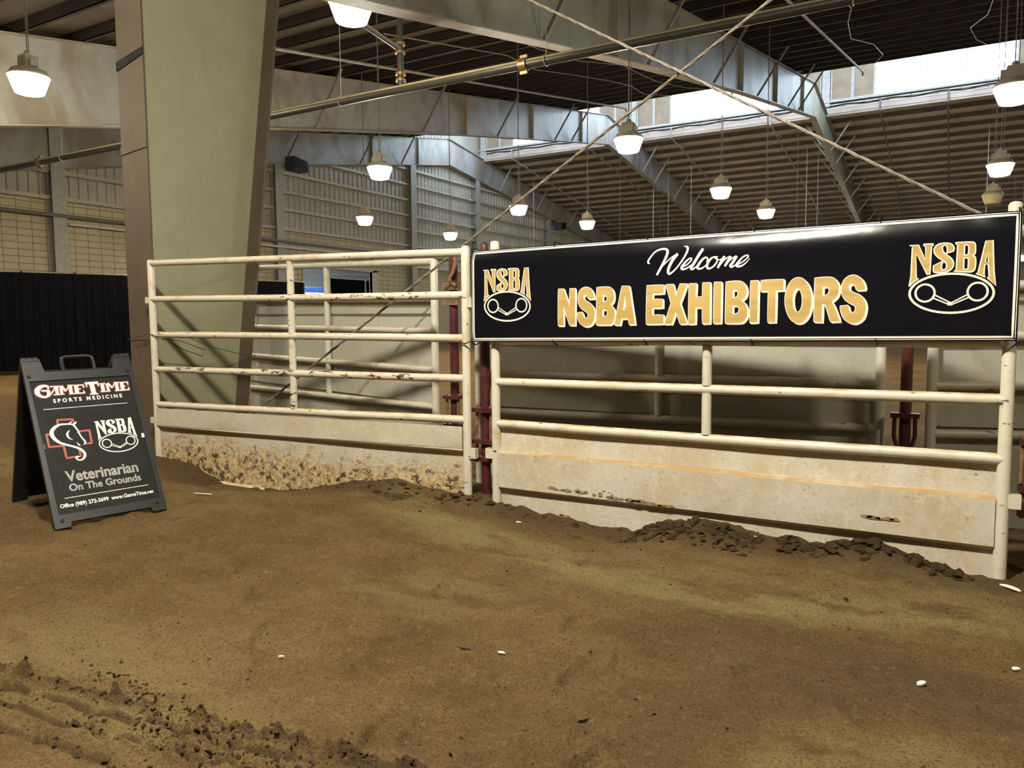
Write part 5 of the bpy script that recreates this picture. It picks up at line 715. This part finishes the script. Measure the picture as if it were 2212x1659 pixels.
# ------------------------------------------------------------------ guy ropes of the wall bracing
def rope(a, b, lb, r=.0105):
    a = Vector(a); b = Vector(b); d = b-a; L = d.length; dn = d/L; p = dn.cross(Vector((0, 1, 0))).normalized(); q = dn.cross(p); m = MB()
    n = int(L/.05)
    for k in range(3):
        ph = 2*math.pi*k/3
        m.tube([tuple(a+dn*(L*i/n)+p*(r*.55*math.cos(ph+i*.9))+q*(r*.55*math.sin(ph+i*.9))) for i in range(n+1)], r*.62, 5)
    o = mk('guy_rope', m, 'cable', None, tuple(a), ang=70); tag(o, lb, 'rope', 'crossed guy ropes'); return o
rope((-6.75, 5.2, .02), (4.6, 5.2, 6.78), 'twisted guy rope rising to the right from behind the left gate')
rope((-6.97, 5.17, 6.27), (3.2, 5.17, .05), 'twisted guy rope falling to the right down behind the banner')

# ------------------------------------------------------------------ banner
BX, BZ = -3.08, 1.215
vb = lambda u: -.006+.027*u/3.35
vt = lambda u: float(np.interp(u, [0, 1.66, 3.35], [.648, .670, .682]))
def by(u, v):
    k = max(0., v-.53-.02*math.sin(u*2.1+.9))
    y = 4.660+.036*(k/.14)**2+.0025*math.sin(u*5+v*3)+.0015*math.sin(u*13+2*v)
    y += -.010*math.exp(-((u-1.9)/.75)**2)*sm(v, .45, .6)+.006*math.sin((u-3.0)*22+v*9)*sm(u, 2.95, 3.3)*sm(v, 0, .2)
    return y-.0035*math.sin(v*9)*sm(u, .2, .8)
def sm(x, a, b): t = min(1, max(0, (x-a)/(b-a))); return t*t*(3-2*t)
ban = thing('banner', 'long black banner with gold lettering tied across the right gate', 'banner', (-1.4, 4.69, BZ))
def bsurf(off):
    def fn(u, v): return (BX+u, by(u, v)-off, BZ+v)
    return fn
UL = lambda v: .022+.014*(1-v)
def bfn(s, t):
    u = UL(t)+s*(3.352-UL(t)); v = vb(u)+(vt(u)-vb(u))*t
    return (BX+u, by(u, v), BZ+v)
mk('sheet', MB().sheet(140, 36, bfn, back=(0, .003, 0)), 'vinyl', ban, ang=80)
# printed border, lettering, emblems
def border(ins, wd, nm):
    m = MB(); fn = bsurf(.0022); c = []
    for k in range(61): u = .036+ins+k/60*(3.316-2*ins); c.append((u, vb(u)+ins))
    for k in range(1, 13): t = k/12; u = 3.352-ins; c.append((u, vb(u)+ins+t*(vt(u)-vb(u)-2*ins)))
    for k in range(1, 61): u = 3.352-ins-k/60*(3.316-2*ins); c.append((u, vt(u)-ins))
    for k in range(1, 12): t = 1-k/12; u = .03+ins; c.append((u, vb(u)+ins+t*(vt(u)-vb(u)-2*ins)))
    m.strip(c, fn, closed=True, width=wd); mk(nm, m, 'cream', ban)
border(.021, .011, 'border_line'); border(.009, .0035, 'border_edge_line')
def densify(c, step=.03):
    o = []
    for a, b in zip(c, c[1:]+c[:1]):
        n = max(1, int(math.hypot(b[0]-a[0], b[1]-a[1])/step))
        o += [(a[0]+(b[0]-a[0])*k/n, a[1]+(b[1]-a[1])*k/n) for k in range(n)]
    return o
NAMES = 'NSBAEXHIBITORS'
for ch, gl in zip(NAMES, BLOCK):
    gl = [densify(c) for c in gl]
    sh = MB(); 
    for k in range(4):
        o = (k+1)*.0024; f2 = (lambda oo: lambda u, v: bsurf(.0022+.0003*(3-k))(u+oo, v-oo*.85))(o)
        sh.fill(gl, f2)
        for c in gl: sh.strip(c, f2, closed=True, width=.0075)
    for c in gl: sh.strip(c, bsurf(.0034), closed=True, width=.0085)
    so = mk('letter_outline', sh, 'cream', ban)
    mk('letter', MB().fill(gl, bsurf(.0041)), 'gold', ban)
def uvmap(a, b):
    (u0, v0, u1, v1), (p0, q0, p1, q1) = a, b
    return lambda u, v: (p0+(u-u0)/(u1-u0)*(p1-p0), q0+(v-v0)/(v1-v0)*(q1-q0))
def emblem(par, fn, tf, letters, rims, outline=True, dz=(0, 0, 0)):
    m = MB(); o = MB()
    for gl in LOGO:
        gl = [[tf(*p) for p in c] for c in gl]
        m.fill(gl, fn(.0036))
        if outline:
            for c in gl: o.strip(c, fn(.0042), closed=True, width=.0062)
    if outline: mk('emblem_outline', o, rims, par)
    mk('emblem_letters', m, letters, par)
    g = MB(); k = abs(tf(.3, .2)[0]-tf(.2, .2)[0])*10
    for s_ in LOGORINGS: g.strip([tf(p[0], p[1])+(p[2]*k,) for p in s_], fn(.0036), closed=True)
    for s_ in LOGOBIT: g.strip([tf(p[0], p[1])+(p[2]*k,) for p in s_], fn(.0036))
    mk('emblem_bit_and_oval', g, rims, par)
bf = lambda off: bsurf(off)
emblem(ban, bf, lambda u, v: (u, v), 'gold', 'cream')
emblem(ban, bf, uvmap((.138, .1407, .5266, .5265), (2.8505, .1646, 3.2497, .551)), 'gold', 'cream')
m = MB()
for s_ in WEL: m.strip(s_, bsurf(.003))
mk('script_lettering', m, 'white', ban)
for k, u in enumerate((.03, .699, 1.358, 2.024, 2.7, 3.345)):
    for top in (0, 1):
        v = vt(u) if top else vb(u)
        z = BZ+v; y0 = by(u, v-.012 if top else v+.012); c = []
        yr, zr = 4.74, (1.84 if top else 1.22)
        for a in np.linspace(0, 2*math.pi, 17)[:-1]: c.append((BX+u+.006*math.sin(a*2), (y0-.004+yr+.036)/2+((yr+.036-y0+.004)/2)*math.cos(a), z+(-.006 if top else .004)+.027*math.sin(a)))
        m = MB().tube(c+[c[0]], .0042, 6); m.tube([(BX+u, y0-.006, z), (BX+u+.008, y0-.016, z-.03 if not top else z+.02)], .003, 5)
        pl = ('left corner', 'first quarter left of the script', 'middle left', 'middle right', 'last quarter', 'right corner')[k]
        tag(mk('zip_tie', m, 'panel', None, (BX+u, 4.7, z)), 'black zip tie on the %s edge of the banner, %s' % ('upper' if top else 'lower', pl), 'zip tie', 'zip ties on the banner')

# ------------------------------------------------------------------ folding sidewalk sign
x0, y0, yaw, th, LS_, WS, rl = -5.1129, 2.7544, 1.3042, .5004, 1.2777, .7204, .0157
U = Vector((math.cos(yaw)*math.cos(rl), math.sin(yaw)*math.cos(rl), math.sin(rl))); N = Vector((-math.sin(yaw), math.cos(yaw), 0)); UP = U.cross(N)
TF = math.sin(th)*N+math.cos(th)*UP; NF = U.cross(TF)*-1        # up the face, out of the face
TB = -math.sin(th)*N+math.cos(th)*UP; O = Vector((x0, y0, 0)); OB = O+N*(2*math.sin(th)*LS_)
if NF.dot(N) > 0: NF = -NF
sg = thing('folding_sign', 'black folding sidewalk sign with a white horse head, standing on the dirt', 'sign', O+N*.6+U*.36)
def face(org, T, Nn):
    return lambda s, t, d=0.: tuple(org+U*s+T*t+Nn*d)
F = face(O, TF, NF); NB = (TB.cross(U)); NB = NB if NB.dot(N) > 0 else -NB; BK = face(OB, TB, NB)
def slab(m, P, poly, d0, d1): m.prism(poly, lambda a, b, d: P(a, b, d), d0, d1); return m
def sign_half(P, front):
    W = WS
    fr = MB()
    slab(fr, P, [(0, 0), (.095, 0), (.105, .035), (.615, .035), (.625, 0), (W, 0), (W, .092), (0, .092)], -.03, 0)      # foot rail
    slab(fr, P, [(0, .092), (.038, .092), (.026, 1.09), (0, 1.09)], -.03, 0); slab(fr, P, [(W-.03, .092), (W, .092), (W, 1.09), (W-.03, 1.09)], -.03, 0)
    slab(fr, P, [(0, 1.09), (W, 1.09), (W, 1.158), (0, 1.158)], -.03, 0)
    slab(fr, P, [(0, 1.158), (.135, 1.158), (.118, 1.262), (.0, 1.262)], -.028, 0); slab(fr, P, [(.585, 1.158), (W, 1.158), (W, 1.262), (.603, 1.262)], -.028, 0)
    for a, b in ((-.0, .008), (W-.008, W)): slab(fr, P, [(a, .0), (b, .0), (b, 1.26), (a, 1.26)], 0, .006)
    o = mk('sign_frame', fr, 'black', sg, ang=25)
    mk('insert_panel', slab(MB(), P, [(.03, .088), (W-.028, .088), (W-.026, 1.094), (.024, 1.094)], -.022, -.010), 'panel', sg, smooth=False)
    for a, b in ((.05, .05), (.665, .062), (.03, 1.125), (.685, 1.125)):
        c = Vector(P(a, b, .0)); mk('rivet', MB().tube([P(a, b, -.005), P(a, b, .006)], .013, 10), 'panel', o)
    if front:
        hp = [(.258, 1.15), (.255, 1.22), (.262, 1.262), (.285, 1.275), (.435, 1.275), (.458, 1.262), (.465, 1.22), (.462, 1.15)]
        mk('handle', MB().tube([P(a, b, -.012) for a, b in hp], .014, 10), 'black', sg)
        for a in (.0, .612):
            for k in range(3): mk('hinge', MB().tube([P(a+.005+k*.036, 1.268, -.012), P(a+.036+k*.036, 1.268, -.012)], .015, 10), 'black', sg)
        mk('panel_clip', MB().box((0, 0, 0), (0, 0, 0)), 'white', sg) if False else None
        slab_m = MB(); slab(slab_m, P, [(.672, .575), (.69, .575), (.692, .608), (.674, .61)], -.01, -.002); mk('panel_clip', slab_m, 'white', sg, smooth=False)
        slab_m = MB(); slab(slab_m, P, [(.03, .57), (.046, .57), (.046, .61), (.03, .61)], -.01, .002); mk('panel_clip', slab_m, 'black', sg, smooth=False)
sign_half(F, True); sign_half(BK, False)
ff = lambda off: (lambda a, b: F(a, b, -.010+off))
def printed(nm, strokes, mat, off=.0012, grow=0):
    m = MB()
    for s_ in strokes: m.strip(s_, ff(off), grow)
    return mk(nm, m, mat, sg)
printed('title_outline', GT, 'red', .0008, .004); printed('title_lettering', GT, 'white', .0014)
for s_ in CROSS: pass
m = MB()
for s_ in CROSS:
    for i in range(0, len(s_), 2): m.strip(s_[i:i+2], ff(.0008), .0011)
mk('cross_outline', m, 'red', sg)
for s_ in HORSE: pass
printed('horse_head_drawing', HORSE, 'white', .0016)
emblem(sg, lambda off: ff(.0012), uvmap((.138, .1407, .5266, .5265), (.3765, .4876, .6442, .758)), 'white', 'white', False)
m = MB()
for a, b in (((.0804, .8712), (.6318, .8663)), ((.0931, .2058), (.637, .2067))): m.strip([a+(.0042,), b+(.0042,)], ff(.0012))
mk('ruled_line', m, 'white', sg)
def text(nm, body, a, b, base, cap, mat, bold=.02, spacing=1.):
    cu = bpy.data.curves.new('t', 'FONT'); cu.body = body; cu.size = 1; cu.offset = bold; cu.space_character = spacing; cu.resolution_u = 3
    ob = bpy.data.objects.new('t', cu); COL.objects.link(ob); dg = bpy.context.evaluated_depsgraph_get()
    me = bpy.data.meshes.new_from_object(ob.evaluated_get(dg)); v = [tuple(q.co) for q in me.vertices]; f = [tuple(p.vertices) for p in me.polygons]
    bpy.data.objects.remove(ob); bpy.data.curves.remove(cu); bpy.data.meshes.remove(me)
    xa = min(q[0] for q in v); xb = max(q[0] for q in v); k = (b-a)/(xb-xa); kz = cap/.73
    m = MB(); g = ff(.0012); m.add([g(a+(q[0]-xa)*k, base+q[1]*kz) for q in v], f); return mk(nm, m, mat, sg, smooth=False)
text('subtitle_lettering', 'SPORTS MEDICINE', .1508, .607, .9165, .0295, 'white', .035, 1.55)
text('large_grey_lettering', 'Veterinarian', .1262, .596, .3205, .079, 'grey', .028)
text('grey_lettering', 'On The Grounds', .1338, .5992, .2505, .0525, 'grey', .028)
text('contact_lettering', 'Office (989) 272-3699  www.GameTime.vet', .0574, .6611, .1415, .0275, 'white', .03)

# ------------------------------------------------------------------ tape, wire and ties on the column
def band(z0, z1, slant, lb, mat='panel'):
    m = MB().prism([(-7.392, z0-slant), (-6.97, z1-slant*.0-.07), (-6.97, z1), (-7.392, z0)], lambda a, b, d: (a, d, b), 4.83, 4.8395)
    m.prism([(4.83, z0-slant), (4.9, z0-slant), (4.9, z0), (4.83, z0)], lambda a, b, d: (d, a, b), -7.392, -7.387)
    tag(mk('tape_band', m, mat, None, (-7.18, 4.83, z0), smooth=False), lb, 'tape')
band(3.98, 4.06, .09, 'black tape wrapped round the big column high above the sign'); band(3.14, 3.17, .08, 'faded brown tape round the big column below the black one', 'flange')
def wire(pts, lb, r=.0035): tag(mk('tie_wire', MB().tube(pts, r, 5), 'twig', None, pts[0]), lb, 'wire', 'wires tying the left gate to the column')
wire([(-7.39, 4.82, 1.2), (-7.1, 4.80, 1.24), (-6.9, 4.71, 1.26), (-6.81, 4.70, 1.25), (-6.80, 4.77, 1.24), (-7.0, 4.82, 1.2), (-7.3, 4.82, 1.13)], 'dark wire tying the left gate post round the big column')
wire([(-6.8, 4.8, 1.2), (-6.75, 5.0, 1.24), (-6.9, 5.4, 1.12), (-7.0, 5.95, 1.0), (-6.97, 6.05, .98), (-7.12, 5.8, .86), (-7.12, 5.4, .9), (-7.1, 5.0, .95)], 'loose wire looped across the side of the big column')
wire([(-6.8, 4.79, 1.21), (-6.6, 4.85, 1.19), (-6.3, 4.9, 1.1), (-6.35, 4.9, 1.04), (-6.6, 4.88, 1.1), (-6.72, 4.85, 1.17)], 'small dark wire loop under the third rail of the left gate')
wire([(-3.19, 4.7, 1.2), (-3.12, 4.69, 1.195), (-3.06, 4.68, 1.215), (-3.04, 4.70, 1.22)], 'black tie holding the banner corner to the left gate post', .005)

# ------------------------------------------------------------------ clods, scraps, twigs
def clods():
    m = MB(); rnd = random.Random(5); ico = []
    b = bmesh.new(); bmesh.ops.create_icosphere(b, subdivisions=1, radius=1); iv = [v.co.copy() for v in b.verts]; fi = [tuple(v.index for v in f.verts) for f in b.faces]; b.free()
    pts = []
    def scat(n, xr, yr, lo, hi, w=1.):
        for _ in range(n): pts.append((rnd.uniform(*xr), yr[0]+(yr[1]-yr[0])*rnd.random()**w, lo+(hi-lo)*rnd.random()**2.2))
    scat(260, (-1.75, -.95), (4.3, 4.69), .009, .034, .6); scat(190, (-.85, .12), (4.45, 4.69), .011, .044, .45); scat(60, (-2.9, -1.7), (4.5, 4.69), .005, .022, .6)
    scat(70, (-4.6, -3.1), (4.35, 4.69), .006, .026, .6); scat(40, (-3.3, -2.85), (4.5, 4.8), .01, .03); scat(50, (-6.3, -4.6), (4.5, 4.68), .004, .014)
    for _ in range(700):
        s = rnd.uniform(-.9, 2.1); d = rnd.choice((0, 0, 0, -.09, -.16, -.27))+rnd.gauss(0, .018); pts.append((-3.07+s*.989-d*.147, 1.47+s*.147+d*.989, .002+.008*rnd.random()**2.5))
    for _ in range(420): pts.append((rnd.gauss(-1.9, .3), rnd.gauss(1.53, .06), .002+.009*rnd.random()**2.5))
    for _ in range(90): pts.append((rnd.gauss(-2.6, .15), rnd.gauss(1.63, .025), .002+.006*rnd.random()**2))
    scat(900, (-4.8, .4), (1.2, 4.5), .0022, .008)
    pts += [(-2.541, 1.403, .018), (-1.0, 4.28, .02), (-.42, 3.95, .018), (-1.88, 4.45, .014), (-3.2, 4.2, .014)]
    xs = np.array([p[0] for p in pts]); ys = np.array([p[1] for p in pts]); zs = ground(xs, ys)
    for (x, y, r), z in zip(pts, zs):
        sc = Vector((rnd.uniform(.8, 1.7), rnd.uniform(.6, 1.1), rnd.uniform(.4, .75))); rot = Matrix.Rotation(rnd.uniform(0, 6.3), 3, 'Z')@Matrix.Rotation(rnd.uniform(-.4, .4), 3, 'X')
        jit = [rnd.uniform(.62, 1.3) for q in iv]; m.add([tuple(rot@Vector((q.x*sc.x, q.y*sc.y, q.z*sc.z))*(r*jj)+Vector((x, y, z+r*.22))) for q, jj in zip(iv, jit)], fi)
    tag(mk('dirt_clods', m, 'clod', None, (-2, 3, 0), ang=60), 'dark crumbled clods scattered over the dirt and heaped along the gates', 'dirt', kind='stuff')
clods()
def scrap(x, y, L, wd, ang, mat, lb, cat='scrap', bend=.25):
    z = gz(x, y); c, s = math.cos(ang), math.sin(ang); m = MB()
    pr = [(-.5, .0, .3), (-.3, .1, 1), (0, .16, 1.05), (.3, .1, .9), (.5, 0, .35)]
    v = []
    for a, h, ww in pr:
        for e in (-.5, .5): v.append((x+c*a*L-s*e*wd*ww, y+s*a*L+c*e*wd*ww, z+.004+h*bend*L))
    v += [(p[0], p[1], p[2]+.005) for p in v]
    f = [(2*i, 2*i+1, 2*i+3, 2*i+2) for i in range(4)]+[(10+2*i, 12+2*i, 13+2*i, 11+2*i) for i in range(4)]
    f += [(2*i, 2*i+2, 12+2*i, 10+2*i) for i in range(4)]+[(2*i+1, 11+2*i, 13+2*i, 2*i+3) for i in range(4)]+[(0, 10, 11, 1), (8, 9, 19, 18)]
    m.add(v, f); tag(mk('scrap' if cat == 'scrap' else cat, m, mat, None, (x, y, z)), lb, cat, 'bits lying on the dirt')
scrap(-.064, 3.079, .045, .02, 1.1, 'scrap', 'small pale wood chip alone on the dirt at the lower right')
scrap(-1.005, 4.66, .06, .022, 1.0, 'scrap', 'white curled scrap on the dirt pile under the banner gate')
scrap(.285, 4.54, .11, .03, -.7, 'scrap', 'white sliver at the foot of the right gate post')
scrap(-1.559, 2.577, .03, .012, .1, 'scrap', 'tiny pale chip near the middle of the foreground dirt')
scrap(.246, 3.42, .03, .02, .6, 'scrap', 'small white crumb near the right edge of the dirt')
scrap(-5.15, 3.93, .17, .015, .25, 'scrap', 'thin white straw on the dirt right of the folding sign', bend=.04)
scrap(-4.5, 4.4, .03, .02, .4, 'wood', 'pale chip in front of the left gate')
scrap(-2.5, 4.37, .035, .014, .3, 'scrap', 'white chip below the left end of the banner gate')
scrap(-2.31, 2.1, .025, .014, .5, 'wood', 'tan chip by the footprints in the foreground')
scrap(-1.709, 2.519, .07, .012, .1, 'twig', 'dark curled twig on the foreground dirt near the middle', 'twig', .1)
scrap(-2.05, 4.3, .12, .008, -.2, 'twig', 'thin dark twig lying below the banner gate', 'twig', .05)
scrap(-1.05, 2.27, .04, .012, .9, 'twig', 'dark bit of bark on the dirt right of the middle', 'twig', .15)
def straw():
    rnd = random.Random(3); m = MB()
    for k in range(16):
        x = -3.52+rnd.uniform(-.08, .08); y = 4.42+rnd.uniform(-.05, .05); a = rnd.uniform(.2, 1.9); L = rnd.uniform(.06, .16); z = gz(x, y)+.006
        m.tube([(x, y, z), (x-L*.5*math.cos(a), y-L*.5*math.sin(a), z+.02), (x-L*math.cos(a), y-L*math.sin(a), z+.008)], .0022, 4)
    tag(mk('hay_tuft', m, 'twig', None, (-3.52, 4.42, gz(-3.52, 4.42))), 'tuft of dark hay on the dirt before the right end of the left gate', 'hay')
straw()
